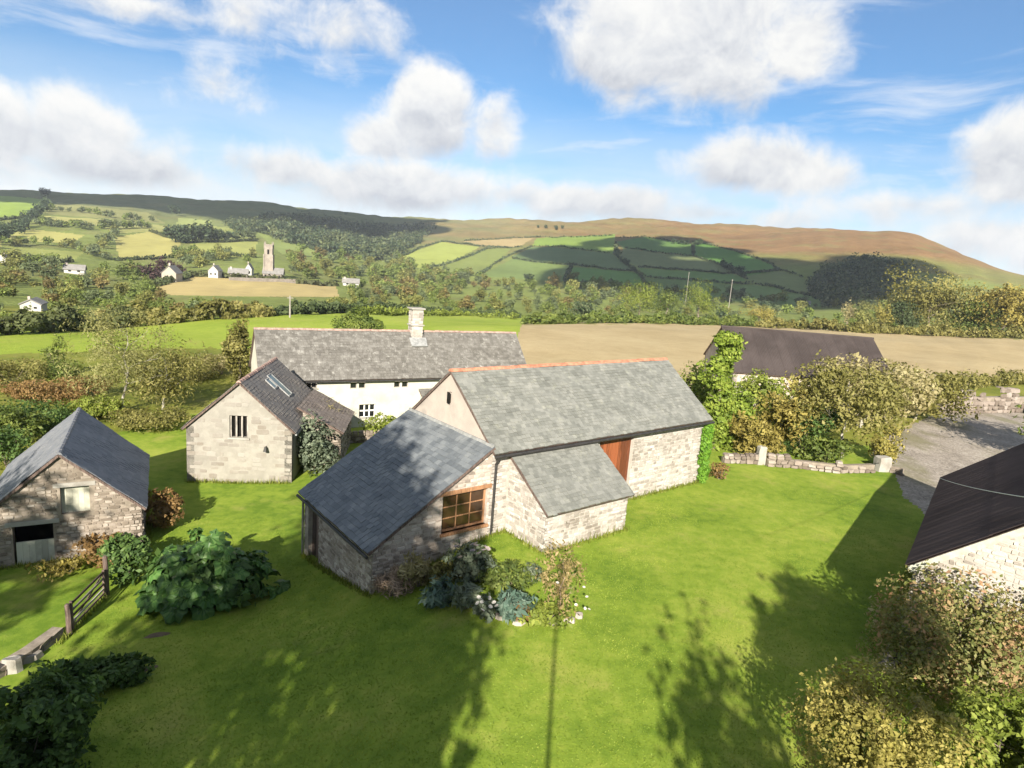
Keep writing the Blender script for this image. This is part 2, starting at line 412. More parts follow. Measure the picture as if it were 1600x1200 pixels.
M_rough = grass_mat('rough_grass', (.11, .135, .022), (.18, .19, .032), (.25, .24, .06), 1., True, (.27, .215, .09))
M_pasture = grass_mat('pasture_grass', (.20, .265, .030), (.245, .305, .040), (.29, .33, .058), .35, False, (.31, .30, .085))
M_stubble = grass_mat('stubble', (.345, .265, .14), (.405, .315, .175), (.455, .365, .21), .3, False, None, .5)
M_soil = grass_mat('soil', (.10, .075, .05), (.15, .11, .075), (.20, .16, .10), 2., True)
def gravel():
    m, b, pr, out = mat_new('gravel'); p = geopos(b)
    v = b.n('ShaderNodeTexVoronoi'); b.put(v.inputs['Vector'], p); v.inputs['Scale'].default_value = 9
    f = b.m('ADD', b.m('MULTIPLY', b.noise(p, .4, 5, .65), .6), b.m('MULTIPLY', v.outputs['Color'], .35))
    c = b.ramp(f, [(.3, (.17, .145, .12)), (.5, (.29, .25, .21)), (.7, (.40, .36, .31))])
    c = b.mix(b.sstep(b.noise(b.v('MULTIPLY', p, (1, .35, 1)), .35, 5, .6), .48, .66, 0, .7), c, (.16, .15, .075))
    b.put(pr.inputs['Base Color'], c); bump(b, pr, v.outputs['Distance'], .6, .03); return m
M_gravel = gravel()
def hill_mat():
    m, b, pr, out = mat_new('moorland'); p = geopos(b)
    c = b.n('ShaderNodeAttribute', attribute_name='hc').outputs['Color']
    f = b.m('ADD', b.m('MULTIPLY', b.noise(p, .012, 6, .7), .55), b.m('MULTIPLY', b.noise(p, .07, 6, .75), .45))
    c = b.v('SCALE', c, None, b.lin(f, .25, .75, .60, 1.42))
    b.put(pr.inputs['Base Color'], c); pr.inputs['Roughness'].default_value = .95; pr.inputs['Specular IOR Level'].default_value = .05
    bump(b, pr, b.noise(p, .06, 6, .7), .8, 5.0); return m
M_hill = hill_mat()
def field_mat(name, c):
    return grass_mat(name, tuple(x*.86 for x in c), c, tuple(x*1.14 for x in c), .06, False)

# ------------------------------------------------------------------ terrain
def sm(a, b, x):
    t = np.clip((x-a)/(b-a), 0, 1); return t*t*(3-2*t)
def z_near(x, y):
    # the yard is level; the ground falls away to the west past the barn's gable
    t = np.clip((-.3-x)/9.6, 0, 1)
    z = -2.75*(t*.75+.25*t*t*(3-2*t))-.25*sm(-9, -16, x)*0
    z = z-.25*np.clip((-9.9-x)/6, 0, 1)
    return z
YH = lambda px: 600-FPX*math.tan(PITCH)+math.tan(ROLL)*(px-800)
def py_to_z(px, R, py):
    # height of a point at ground range R that shows at pixel row py in column px
    d = ray(px, py); return CAMH+R*d[2]/math.hypot(d[0], d[1])
PASTURE_END = {-300: 80, 0: 86, 200: 102, 420: 132, 600: 155}
COLS = {
 -300: [(60, None, -3), (80, None, -3), (200, 475, 0), (350, 445, 0), (500, 415, 0), (700, 380, 0), (1000, 345, 0), (1400, 305, 0), (1800, 280, 0)],
 0:    [(60, None, -3), (86, None, -3), (200, 472, 0), (350, 446, 0), (500, 420, 0), (700, 388, 0), (1000, 355, 0), (1400, 320, 0), (1800, 296, 0)],
 200:  [(60, None, -3), (102, None, -3), (220, 480, 0), (350, 458, 0), (480, 436, 0), (650, 412, 0), (850, 385, 0), (1100, 352, 0), (1500, 320, 0), (1850, 303, 0)],
 420:  [(60, None, -3), (132, None, -3), (220, 476, 0), (330, 463, 0), (440, 441, 0), (490, 433, 0), (700, 408, 0), (1000, 374, 0), (1400, 341, 0), (1900, 317, 0)],
 600:  [(60, None, -2.5), (155, None, -3), (300, 478, 0), (500, 460, 0), (700, 440, 0), (900, 420, 0), (1200, 390, 0), (1600, 358, 0), (2000, 337, 0)],
 800:  [(60, None, -.6), (127, None, -.8), (250, 495, 0), (500, 470, 0), (700, 448, 0), (900, 418, 0), (1200, 382, 0), (1500, 360, 0), (1900, 344, 0)],
 1000: [(60, None, 0), (148, None, -.6), (300, 497, 0), (500, 482, 0), (700, 458, 0), (900, 427, 0), (1200, 386, 0), (1500, 361, 0), (1850, 342, 0)],
 1200: [(60, None, 0), (170, None, -.5), (350, 502, 0), (600, 484, 0), (800, 458, 0), (1000, 422, 0), (1250, 385, 0), (1500, 363, 0), (1750, 352, 0)],
 1400: [(60, None, 0), (185, None, -.5), (400, 508, 0), (700, 482, 0), (900, 444, 0), (1100, 404, 0), (1350, 372, 0), (1550, 358, 0)],
 1600: [(60, None, 0), (206, None, -.5), (400, 512, 0), (650, 488, 0), (900, 458, 0), (1050, 440, 0), (1250, 427, 0)],
 1900: [(60, None, 0), (206, None, -.5), (500, 535, 0), (900, 505, 0), (1250, 492, 0)]}
RAD = np.concatenate([np.linspace(3, 66, 140), np.geomspace(66, 2100, 350)[1:], np.geomspace(2100, 3600, 10)[1:]])
AZD = np.concatenate([np.arange(-180, -54, 4.0), np.arange(-54, 54, .13), np.arange(54, 180.1, 4.0)])
AZR = np.radians(AZD)
LR = np.log(RAD)
cx = sorted(COLS); caz = []; prof = []
for px in cx:
    caz.append(azel(px, 450)[0])
    rr = []; zz = []
    for (R, py, z) in COLS[px]:
        rr.append(R); zz.append(z if py is None else py_to_z(px, R, py))
    rr += [rr[-1]*1.3, rr[-1]*2.0, 4000]; zz += [zz[-1]-12, zz[-1]-60, zz[-1]-120]
    prof.append(np.interp(LR, np.log(rr), zz))
prof = np.array(prof)
def smooth_r(A, k, n):
    for _ in range(n):
        B_ = A.copy(); B_[..., 1:-1] = (A[..., :-2]+2*A[..., 1:-1]+A[..., 2:])/4; A = np.where(RAD > 90, B_, A)
    return A
prof = smooth_r(prof, 1, 14)
tab = np.zeros((len(AZR), len(RAD)))
# smooth (Catmull-Rom like) interpolation over azimuth
caz = np.array(caz)
for j in range(len(RAD)):
    tab[:, j] = np.interp(AZR, caz, prof[:, j])
finei = (AZD >= -54) & (AZD < 54)
tf = tab[finei]
for _ in range(60):
    t2 = tf.copy(); t2[1:-1] = (tf[:-2]+2*tf[1:-1]+tf[2:])/4; t2[0] = tf[0]; t2[-1] = tf[-1]; tf = t2
tab[finei] = tf
back = sm(120, 180, np.abs(AZD))[:, None]           # blend left and right behind the viewpoint
tab = tab*(1-back)+back*(prof[0]+prof[-1])[None]/2
GX = RAD[None]*np.sin(AZR)[:, None]; GY = RAD[None]*np.cos(AZR)[:, None]
zn = z_near(GX, GY)
wgt = sm(48, 84, RAD)[None]
HZ = zn*(1-wgt)+tab*wgt
hn = SinNoise(3, 4)
P3 = np.stack([GX, GY, 0*GX], -1)
amp = np.interp(RAD, [0, 60, 250, 700, 1500, 3600], [0, .05, .6, 2.0, 4.5, 8.0])[None]
HZ = HZ+hn(P3.reshape(-1, 3)/np.interp(RAD, [0, 100, 400, 1500], [14, 30, 90, 260])[None].repeat(len(AZR), 0).reshape(-1, 1)).reshape(GX.shape)*amp*.6

def zt(x, y):
    a = math.degrees(math.atan2(x, y)); r = math.hypot(x, y)
    r = min(max(r, RAD[0]), RAD[-1]-1)
    i = min(max(int(np.searchsorted(AZD, a))-1, 0), len(AZD)-2); j = min(max(int(np.searchsorted(RAD, r))-1, 0), len(RAD)-2)
    u = min(max((a-AZD[i])/(AZD[i+1]-AZD[i]), 0), 1); v = (r-RAD[j])/(RAD[j+1]-RAD[j])
    return float((HZ[i, j]*(1-u)+HZ[i+1, j]*u)*(1-v)+(HZ[i, j+1]*(1-u)+HZ[i+1, j+1]*u)*v)
def hit(px, py, rmin=4., rmax=3000.):
    """where the line of sight through a photo pixel meets the ground beyond rmin"""
    d = ray(px, py); hl = math.hypot(d[0], d[1]); a = math.degrees(math.atan2(d[0], d[1]))
    i = min(max(int(np.searchsorted(AZD, a))-1, 0), len(AZD)-2); u = (a-AZD[i])/(AZD[i+1]-AZD[i])
    h = HZ[i]*(1-u)+HZ[i+1]*u
    zr = CAMH+RAD*d[2]/hl
    ok = np.nonzero((RAD >= rmin) & (RAD <= rmax) & (zr <= h))[0]
    if len(ok) == 0: return None
    j = ok[0]
    if j > 0 and RAD[j-1] >= rmin*.97:
        a0 = zr[j-1]-h[j-1]; a1 = zr[j]-h[j]; t = a0/(a0-a1) if a0 > 0 else 0
        r = RAD[j-1]+(RAD[j]-RAD[j-1])*t
    else: r = RAD[j]
    x, y = d[0]/hl*r, d[1]/hl*r
    return np.array([x, y, zt(x, y)])

def inpoly(px, py, poly):
    r = np.zeros(px.shape, bool); n = len(poly); j = n-1
    for i in range(n):
        xi, yi = poly[i]; xj, yj = poly[j]
        if yi != yj:
            c = ((yi > py) != (yj > py)) & (px < (xj-xi)*(py-yi)/(yj-yi)+xi); r ^= c
        j = i
    return r

def build_terrain():
    na, nr = GX.shape
    V = np.stack([GX, GY, HZ], -1).reshape(-1, 3)
    V = np.vstack([V, [[0, 0, 0]]])
    idx = np.arange(na*nr).reshape(na, nr)
    F = np.stack([idx[:-1, :-1], idx[1:, :-1], idx[1:, 1:], idx[:-1, 1:]], -1)[..., ::-1].reshape(-1, 4)
    C = V[F].mean(1); Rf = np.hypot(C[:, 0], C[:, 1])
    d = C-CAM; zc = d@fw; vis = zc > 1
    zs = np.where(vis, zc, 1)
    PX = np.where(vis, 800+FPX*(d@rt)/zs, -9999); PY = np.where(vis, 600-FPX*(d@up)/zs, -9999)
    wob = SinNoise(11, 3)(C/9.0)
    zone = np.zeros(len(F), int)
    names = ['hillside']; mats = [M_hill]
    def add(name, mat, mask):
        names.append(name); mats.append(mat); zone[mask & (zone == 0)] = len(names)-1
    x, y = C[:, 0], C[:, 1]
    drive = [(26.3, 41.6), (26.6, 46), (29.5, 50), (39, 60), (47, 67.5), (60, 73), (95, 85), (95, 10), (26, 14), (22.6, 32)]
    add('driveway', M_gravel, inpoly(x+wob*.3, y, drive))
    add('stubble_field', M_stubble, inpoly(PX, PY+wob*1.2, [(780, 605), (815, 507), (1000, 505), (1200, 510), (1400, 520), (1760, 538), (1760, 600), (1480, 600), (1400, 612), (1250, 622), (1100, 640), (1000, 612)]) & (Rf > 58) & (Rf < 300))
    add('pasture', M_pasture, inpoly(PX, PY+wob*1.2, [(-160, 560), (-160, 530), (0, 520), (200, 507), (420, 491), (540, 487), (700, 489), (818, 496), (818, 507), (790, 600), (420, 575), (330, 541), (250, 545), (150, 548), (60, 552), (0, 556)]) & (Rf > 60) & (Rf < 300))
    add('lawn', M_lawn, (Rf+wob*1.5 < 57) & (x > -30+wob*1.6) | (Rf < 20) | inpoly(PX, PY, [(270, 640), (330, 600), (400, 590), (470, 600), (700, 650), (700, 760), (250, 760)]) & (Rf < 60) & (x > -30))
    add('rough_ground', M_rough, (Rf < 190))
    FIELDS = [
     ([(622, 402), (690, 378), (750, 386), (690, 416), (650, 419)], (.26, .29, .07)),
     ([(690, 418), (752, 389), (800, 388), (750, 431), (690, 434)], (.17, .20, .055)),
     ([(722, 377), (835, 371), (812, 385), (752, 385)], (.30, .23, .11)),
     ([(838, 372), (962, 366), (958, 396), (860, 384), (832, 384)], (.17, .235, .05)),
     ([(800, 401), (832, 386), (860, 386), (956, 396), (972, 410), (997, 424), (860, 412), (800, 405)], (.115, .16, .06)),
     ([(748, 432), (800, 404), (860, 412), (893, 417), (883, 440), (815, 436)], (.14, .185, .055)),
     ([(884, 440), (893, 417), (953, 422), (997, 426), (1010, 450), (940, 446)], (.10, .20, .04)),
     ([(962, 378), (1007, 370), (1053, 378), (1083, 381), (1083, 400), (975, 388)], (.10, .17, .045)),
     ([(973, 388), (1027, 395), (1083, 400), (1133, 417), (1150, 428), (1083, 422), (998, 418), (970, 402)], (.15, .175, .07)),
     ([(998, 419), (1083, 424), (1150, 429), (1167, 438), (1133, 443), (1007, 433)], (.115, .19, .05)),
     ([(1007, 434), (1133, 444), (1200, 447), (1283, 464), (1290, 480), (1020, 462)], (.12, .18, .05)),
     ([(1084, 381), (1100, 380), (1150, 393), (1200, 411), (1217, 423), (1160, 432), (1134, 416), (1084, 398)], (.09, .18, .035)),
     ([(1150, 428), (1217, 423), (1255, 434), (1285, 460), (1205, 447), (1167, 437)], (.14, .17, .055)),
     ([(5, 374), (37, 357), (132, 367), (112, 381)], (.33, .31, .10)), ([(5, 385), (132, 394), (112, 409), (20, 402)], (.25, .27, .075)),
     ([(67, 337), (168, 343), (165, 353), (90, 349)], (.30, .29, .10)), ([(178, 371), (233, 362), (285, 377), (268, 402), (187, 406)], (.33, .30, .10)),
     ([(-60, 303), (68, 310), (50, 338), (-60, 348)], (.20, .27, .05)), ([(298, 381), (402, 377), (398, 402), (300, 400)], (.27, .28, .08)),
     ([(238, 449), (300, 431), (463, 442), (525, 446), (530, 464), (367, 463), (267, 461)], (.38, .30, .13)),
     ([(400, 362), (467, 382), (535, 404), (440, 397)], (.20, .24, .07)), ([(280, 340), (330, 345), (325, 356), (275, 352)], (.24, .27, .09)),
     ([(-60, 372), (5, 374), (0, 390), (-60, 385)], (.27, .26, .09)), ([(160, 355), (240, 350), (300, 362), (230, 362), (180, 365)], (.25, .25, .085)),
     ([(90, 316), (230, 332), (260, 350), (170, 342), (70, 334)], (.20, .20, .075)), ([(320, 352), (395, 360), (395, 374), (330, 374)], (.24, .26, .08))]
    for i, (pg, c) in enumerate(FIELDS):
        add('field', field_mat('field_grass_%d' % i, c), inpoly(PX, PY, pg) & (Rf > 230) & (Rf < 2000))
    # heath colours of the open hill: bracken brown to the right, olive to the left
    az = np.degrees(np.arctan2(V[:, 0], V[:, 1])); r = np.hypot(V[:, 0], V[:, 1]); z = V[:, 2]
    w1 = SinNoise(21, 4)(V/np.array([320., 320., 60.])); w2 = SinNoise(22, 4)(V/np.array([90., 90., 40.]))
    green = np.array([.165, .195, .055]); olive = np.array([.17, .16, .065]); khaki = np.array([.195, .15, .065]); rust = np.array([.20, .122, .058]); dk = np.array([.135, .15, .065])
    t = sm(-12, 2, az+w1*3)[:, None]; c = dk*(1-t)+khaki*t
    t = sm(6, 20, az+w1*4)[:, None]; c = c*(1-t)+rust*t
    lowm = sm(75, 25, z+w1*10)[:, None]*sm(1500, 900, r)[:, None]; c = c*(1-lowm)+green*lowm
    pt = sm(.5, 1.6, w2)[:, None]*.5; c = c*(1-pt)+olive*pt
    col4 = np.concatenate([c, np.ones((len(c), 1))], 1).astype(np.float32)
    for k, nm in enumerate(names):
        sel = np.nonzero(zone == k)[0]
        if len(sel) == 0: continue
        f = F[sel]
        if nm == 'lawn':
            j0 = idx[:, 0]; cen = len(V)-1
            f = np.vstack([f, np.stack([j0[:-1], j0[1:], np.full(na-1, cen), np.full(na-1, cen)], -1)[:, ::-1]])
        used, inv = np.unique(f, return_inverse=True); inv = inv.reshape(f.shape)
        if nm == 'lawn':
            me = bpy.data.meshes.new('lawn'); fl = [tuple(dict.fromkeys(map(int, q))) for q in inv]
            me.from_pydata(V[used].tolist(), [], fl); me.materials.append(mats[k]); me.polygons.foreach_set('use_smooth', [True]*len(fl)); me.update()
        else:
            me = np_mesh(nm, V[used], inv, None, mats[k], True)
        if nm == 'hillside':
            at = me.attributes.new('hc', 'FLOAT_COLOR', 'POINT'); at.data.foreach_set('color', col4[used].ravel())
        o = ob(nm, me); o['kind'] = 'structure'
build_terrain()
# ------------------------------------------------------------------ building kit
def clip_convex(poly, outline):
    """clip polygon (2D) by a convex counter-clockwise outline"""
    out = list(poly); n = len(outline)
    for i in range(n):
        a = outline[i]; b = outline[(i+1) % n]; inp = out; out = []
        if not inp: return []
        sd = lambda p: (b[0]-a[0])*(p[1]-a[1])-(b[1]-a[1])*(p[0]-a[0])
        for k in range(len(inp)):
            p = inp[k]; q = inp[(k+1) % len(inp)]; sp_, sq = sd(p), sd(q)
            if sp_ >= -1e-9: out.append(p)
            if (sp_ > 1e-9 and sq < -1e-9) or (sp_ < -1e-9 and sq > 1e-9):
                t = sp_/(sp_-sq); out.append((p[0]+(q[0]-p[0])*t, p[1]+(q[1]-p[1])*t))
    return out
class Frame:
    """a wall's plane: origin, direction along it, up, outward normal"""
    def __init__(s, o, sx, n): s.o = np.array(o, float); s.s = np.array(sx, float); s.n = np.array(n, float); s.t = np.array([0, 0, 1.])
    def p(s, a, b, c=0.): return s.o+s.s*a+s.t*b+s.n*c
def wall_panel(mb, fr, outline, holes=(), thick=.45, a=.5):
    xs = sorted({p[0] for p in outline} | {h[0] for h in holes} | {h[1] for h in holes})
    ys = sorted({p[1] for p in outline} | {h[2] for h in holes} | {h[3] for h in holes})
    for x0, x1 in zip(xs, xs[1:]):
        for y0, y1 in zip(ys, ys[1:]):
            mx, my = (x0+x1)/2, (y0+y1)/2
            if any(h[0] < mx < h[1] and h[2] < my < h[3] for h in holes): continue
            q = clip_convex([(x0, y0), (x1, y0), (x1, y1), (x0, y1)], outline)
            if len(q) < 3: continue
            mb.poly([fr.p(*e) for e in q], a); mb.poly([fr.p(e[0], e[1], -thick) for e in q][::-1], a)
    n = len(outline)
    for i in range(n):
        p, q = outline[i], outline[(i+1) % n]
        mb.poly([fr.p(*q), fr.p(*p), fr.p(p[0], p[1], -thick), fr.p(q[0], q[1], -thick)], a)
    for (x0, x1, y0, y1) in holes:
        c = [(x0, y0), (x1, y0), (x1, y1), (x0, y1)]
        for i in range(4):
            p, q = c[i], c[(i+1) % 4]
            mb.poly([fr.p(*p), fr.p(*q), fr.p(q[0], q[1], -thick), fr.p(p[0], p[1], -thick)], a)
STONE_V = []
def stone_variants(mat):
    r = []
    for k in range(10):
        mb = MB(); g = random.Random(k+50)
        # unit stone: x,z in -.5..+.5 along the wall, y from 0 (bed) to 1 (face)
        n = 8; ring = []
        for j in range(n):
            an = 2*math.pi*j/n; cx_, cz_ = math.cos(an), math.sin(an)
            m_ = max(abs(cx_), abs(cz_)); q_ = g.uniform(.72, 1.0) if j % 2 else g.uniform(.94, 1.04); ring.append((cx_/m_*.5*q_, cz_/m_*.5*q_*g.uniform(.94, 1.05)))
        f = [(x*.9+g.uniform(-.03, .03), g.uniform(.7, 1.1), z*.88+g.uniform(-.03, .03)) for x, z in ring]
        b0 = [(x, 0., z) for x, z in ring]
        mb.poly([(x, -y, z) for x, y, z in f])
        for j in range(n):
            k2 = (j+1) % n; mb.poly([(b0[j][0], 0, b0[j][2]), (b0[k2][0], 0, b0[k2][2]), (f[k2][0], -f[k2][1], f[k2][2]), (f[j][0], -f[j][1], f[j][2])])
        r.append(mb.mesh('stone', mat))
    return r
SV = {}
def lay_stones(fr, outline, holes, seed, ch=(.11, .22), cw=(.18, .48), proud=(.02, .06), skip=0.0, single=None, parent=None, mb=None, limit=300, rim=.0):
    """rubble facing: courses of uneven stones with recessed joints; either single objects or joined into mb"""
    g = random.Random(seed); y0 = min(p[1] for p in outline); y1 = max(p[1] for p in outline)
    x0 = min(p[0] for p in outline); x1 = max(p[0] for p in outline); y = y0; cells = []
    while y < y1:
        h = g.uniform(*ch); x = x0-g.uniform(0, cw[0])
        while x < x1:
            w = g.uniform(*cw)*g.choice((.7, 1, 1, 1.25)); hh = h*g.uniform(.82, 1.05)
            a, b_, c, d = max(x, x0), min(x+w, x1), y+g.uniform(-.015, .015), min(y+hh, y1)
            x += w
            for H in holes:                                   # trim at openings
                if a < H[1] and b_ > H[0] and c < H[3] and d > H[2]:
                    if a < H[0] and H[0]-a > .1: b_ = H[0]
                    elif b_ > H[1] and b_-H[1] > .1: a = H[1]
                    else: a = b_
            if b_-a < .09 or d-c < .07 or g.random() < skip: continue
            cells.append((a+.012, b_-.012, c+.012, d-.012))
        y += h
    n_single = 0
    order = sorted(cells, key=lambda q: -(q[1]-q[0])*(q[3]-q[2])) if single else cells
    for (a, b_, c, d) in order:
        q = clip_convex([(a, c), (b_, c), (b_, d), (a, d)], outline)
        if len(q) < 3: continue
        ar = abs(sum(q[i][0]*q[(i+1) % len(q)][1]-q[(i+1) % len(q)][0]*q[i][1] for i in range(len(q))))/2
        if ar < .008: continue
        pr_ = g.uniform(*proud)
        full = abs(ar-(b_-a)*(d-c)) < 1e-6
        if single and full and n_single < limit:
            o = bpy.data.objects.new('stone', g.choice(single)); link(o, parent)
            P = fr.p((a+b_)/2, (c+d)/2, 0)
            rzm = math.atan2(fr.s[1], fr.s[0])
            o.matrix_local = Matrix.Translation(Vector(P)) @ Matrix.Rotation(rzm, 4, 'Z') @ Matrix.Rotation(g.uniform(-.05, .05), 4, 'Y') @ Matrix.Diagonal((b_-a, pr_, d-c, 1))
            n_single += 1
        elif mb is not None:
            q2 = []                                            # knock the corners off unevenly
            for i in range(len(q)):
                p0, p1, p2 = q[i-1], q[i], q[(i+1) % len(q)]; c1, c2 = g.uniform(.04, .26), g.uniform(.04, .20)
                q2 += [(p1[0]+(p0[0]-p1[0])*c1, p1[1]+(p0[1]-p1[1])*c1), (p1[0]+(p2[0]-p1[0])*c2, p1[1]+(p2[1]-p1[1])*c2)]
            q = q2
            cx_, cy_ = sum(e[0] for e in q)/len(q), sum(e[1] for e in q)/len(q); lv = g.random()
            f = [(cx_+(e[0]-cx_)*g.uniform(.84, .95), cy_+(e[1]-cy_)*g.uniform(.82, .95)) for e in q]
            k = len(q); tl1, tl2 = g.uniform(-.25, .25), g.uniform(-.25, .25); F_ = [fr.p(e[0], e[1], pr_*(1+tl1*(1 if e[0] > cx_ else -1)+tl2*(1 if e[1] > cy_ else -1))) for e in f]; B0 = [fr.p(e[0], e[1], .001) for e in q]
            mb.poly(F_, lv)
            for i in range(k): mb.poly([B0[i], B0[(i+1) % k], F_[(i+1) % k], F_[i]], lv)
def slates(mb, o, ux, dn, L, S, w=.30, e=.24, seed=1, sag=.0, lift=.02):
    """courses of slates on a roof plane: o = upper left corner, ux along the ridge, dn down the slope (unit vectors)"""
    g = random.Random(seed); o = np.array(o, float); ux = np.array(ux, float); dn = np.array(dn, float); n = np.cross(dn, ux)
    if n[2] < 0: n = -n
    rows = int(math.ceil(S/e))
    for r in range(rows):
        y1 = S-r*e; y0 = max(0, y1-e*1.45); off = (r % 2)*w/2; x = -off
        tone = g.uniform(-.06, .06)
        while x < L-.01:
            ww = w*g.uniform(.85, 1.15); a, b_ = max(0, x), min(L, x+ww); x += ww
            if b_-a < .05: continue
            j = g.uniform(-.018, .018)+(g.uniform(.03, .09) if g.random() < .012 else 0); t1 = lift+g.uniform(0, .014); t0 = .004+g.uniform(0, .004)
            wv = .022*(1+math.sin(a*.9+seed)*math.sin(r*.31+seed*1.7))+.012*math.sin(a*2.3+r*.7); P = lambda s, d, h: o+ux*s+dn*d+n*(h+max(0, wv))
            lv = min(1, max(0, g.random()+tone)); a += .006; b_ -= .006
            A, B1, C_, D_ = P(a, y0, t0), P(b_, y0, t0), P(b_, y1+j, t1), P(a, y1+j, t1+g.uniform(-.004, .004))
            mb.poly([A, D_, C_, B1], lv)
            mb.poly([D_, P(a, y1+j, -.05), P(b_, y1+j, -.05), C_], lv)
            mb.poly([A, P(a, y0, -.004), P(a, y1+j, -.004), D_], lv); mb.poly([B1, C_, P(b_, y1+j, -.004), P(b_, y0, -.004)], lv)
def roof_slope(parent, o, ux, dn, L, S, mat, seed, w=.30, e=.24, thick=.10, und=None):
    """one roof plane: boarded deck with slates laid on it"""
    o = np.array(o, float); ux = np.array(ux, float); dn = np.array(dn, float); n = np.cross(dn, ux); n = n if n[2] > 0 else -n
    mb = MB(); mb.prism([o-n*.005, o+ux*L-n*.005, o+ux*L+dn*S-n*.005, o+dn*S-n*.005], -n*thick)
    r = mb.build('roof', und or wood_dark, parent)
    ms = MB(); slates(ms, o, ux, dn, L, S, w, e, seed)
    ms.build('slates', mat, r, kind='stuff'); return r
def ridge_row(parent, p, q, mat, step=.45, rad=.14, name='ridge_tile', lift=.03):
    p = np.array(p, float); q = np.array(q, float); d = q-p; L = np.linalg.norm(d); d /= L; n = max(1, int(L/step)); st = L/n
    mb = MB(); s = np.cross(d, (0, 0, 1.)); K = 5
    prof_ = [(-rad*1.1, -rad*.85), (-rad*.62, -rad*.15), (0, rad*.15), (rad*.62, -rad*.15), (rad*1.1, -rad*.85)]
    for i in range(K-1):
        a, b_ = prof_[i], prof_[i+1]
        mb.poly([s*a[0]+np.array([0, 0, a[1]]), s*b_[0]+np.array([0, 0, b_[1]]), d*st*.97+s*b_[0]*.94+np.array([0, 0, b_[1]-.006]), d*st*.97+s*a[0]*.94+np.array([0, 0, a[1]-.006])])
    for e_ in (0, 1):
        pts = [d*st*.97*e_+s*a[0]+np.array([0, 0, a[1]]) for a in prof_]; mb.poly(pts if e_ else pts[::-1])
    me = mb.mesh(name, mat)
    for k in range(n):
        o = ob(name, me, parent); P = p+d*st*k; o.location = (P[0], P[1], P[2]+lift+random.uniform(-.012, .012)); o.rotation_euler = (0, random.uniform(-.01, .01), random.uniform(-.01, .01))
def window(parent, fr, x0, x1, y0, y1, cols, rows, fmat, gmat, depth=.16, fw_=.06, bar=.03, name='window', sill=None):
    mb = MB(); c = -depth
    def bar_(a, b_, c0, d0, pr_=.03): mb.prism([fr.p(a, c0, c), fr.p(b_, c0, c), fr.p(b_, d0, c), fr.p(a, d0, c)], -fr.n*.05+fr.n*0)
    bar_(x0, x1, y0, y0+fw_); bar_(x0, x1, y1-fw_, y1); bar_(x0, x0+fw_, y0+fw_, y1-fw_); bar_(x1-fw_, x1, y0+fw_, y1-fw_)
    gx = [x0+fw_+(x1-x0-2*fw_)*i/cols for i in range(cols+1)]; gy = [y0+fw_+(y1-y0-2*fw_)*i/rows for i in range(rows+1)]
    for x in gx[1:-1]: mb.prism([fr.p(x-bar/2, y0+fw_, c-.004), fr.p(x+bar/2, y0+fw_, c-.004), fr.p(x+bar/2, y1-fw_, c-.004), fr.p(x-bar/2, y1-fw_, c-.004)], -fr.n*.04)
    for y in gy[1:-1]: mb.prism([fr.p(x0+fw_, y-bar/2, c-.007), fr.p(x1-fw_, y-bar/2, c-.007), fr.p(x1-fw_, y+bar/2, c-.007), fr.p(x0+fw_, y+bar/2, c-.007)], -fr.n*.034)
    w = mb.build(name, fmat, parent)
    for i in range(cols):
        for j in range(rows):
            pb = MB(); t = random.uniform(-.004, .004)
            pb.prism([fr.p(gx[i]+bar/2, gy[j]+bar/2, c-.022+t), fr.p(gx[i+1]-bar/2, gy[j]+bar/2, c-.022-t), fr.p(gx[i+1]-bar/2, gy[j+1]-bar/2, c-.022), fr.p(gx[i]+bar/2, gy[j+1]-bar/2, c-.022)], -fr.n*.006)
            pb.build('pane', gmat, w)
    if sill:
        sb = MB(); sb.prism([fr.p(x0-.08, y0-.09, .07), fr.p(x1+.08, y0-.09, .07), fr.p(x1+.08, y0, .07), fr.p(x0-.08, y0, .07)], -fr.n*.2)
        sb.build('sill', sill, w)
    return w
def planks(parent, fr, x0, x1, y0, y1, n, mat, depth=.12, name='door', gap=.008):
    mb = MB(); mb.prism([fr.p(x0, y0, -depth-.03), fr.p(x1, y0, -depth-.03), fr.p(x1, y1, -depth-.03), fr.p(x0, y1, -depth-.03)], -fr.n*.03)
    d = mb.build(name, mat, parent); w = (x1-x0)/n
    for i in range(n):
        pb = MB(); t = random.uniform(0, .008)
        pb.prism([fr.p(x0+i*w+gap, y0+.005, -depth+t), fr.p(x0+(i+1)*w-gap, y0+.005, -depth+t), fr.p(x0+(i+1)*w-gap, y1-.005, -depth+t), fr.p(x0+i*w+gap, y1-.005, -depth+t)], -fr.n*.027, random.random())
        pb.build('plank', mat, d)
    return d

# ------------------------------------------------------------------ the stone barn
BZ = R_(39.0)           # its long axis
bx0, by0 = -.6, 26.76
barn = thing('stone_barn', (bx0, by0, 0), BZ, 'long stone barn with grey-green slate roof, orange ridge tiles and a brown plank door', 'barn')
BL, BW, BE, BR_ = 15.4, 7.1, 4.0, 6.75
X, Y, Z = np.eye(3)
f_front = Frame((0, 0, 0), X, -Y); f_gable = Frame((0, BW, 0), -Y, -X); f_back = Frame((BL, BW, 0), -X, Y); f_far = Frame((BL, 0, 0), Y, X)
door_h = (6.7, 9.25, .0, 3.78)
mb = MB(); oF = [(0, -1.), (BL, -1.), (BL, BE), (0, BE)]
wall_panel(mb, f_front, oF, [door_h]); mb.build('front_wall', mortar_pale, barn)
ms = MB(); lay_stones(f_front, [(0, 0), (BL, 0), (BL, BE-.1), (0, BE-.1)], [door_h, (.95, 6.2, -1, 3.75)], 3, proud=(.015, .045), mb=ms); ms.build('front_stones', stone_pale, barn, kind='stuff')
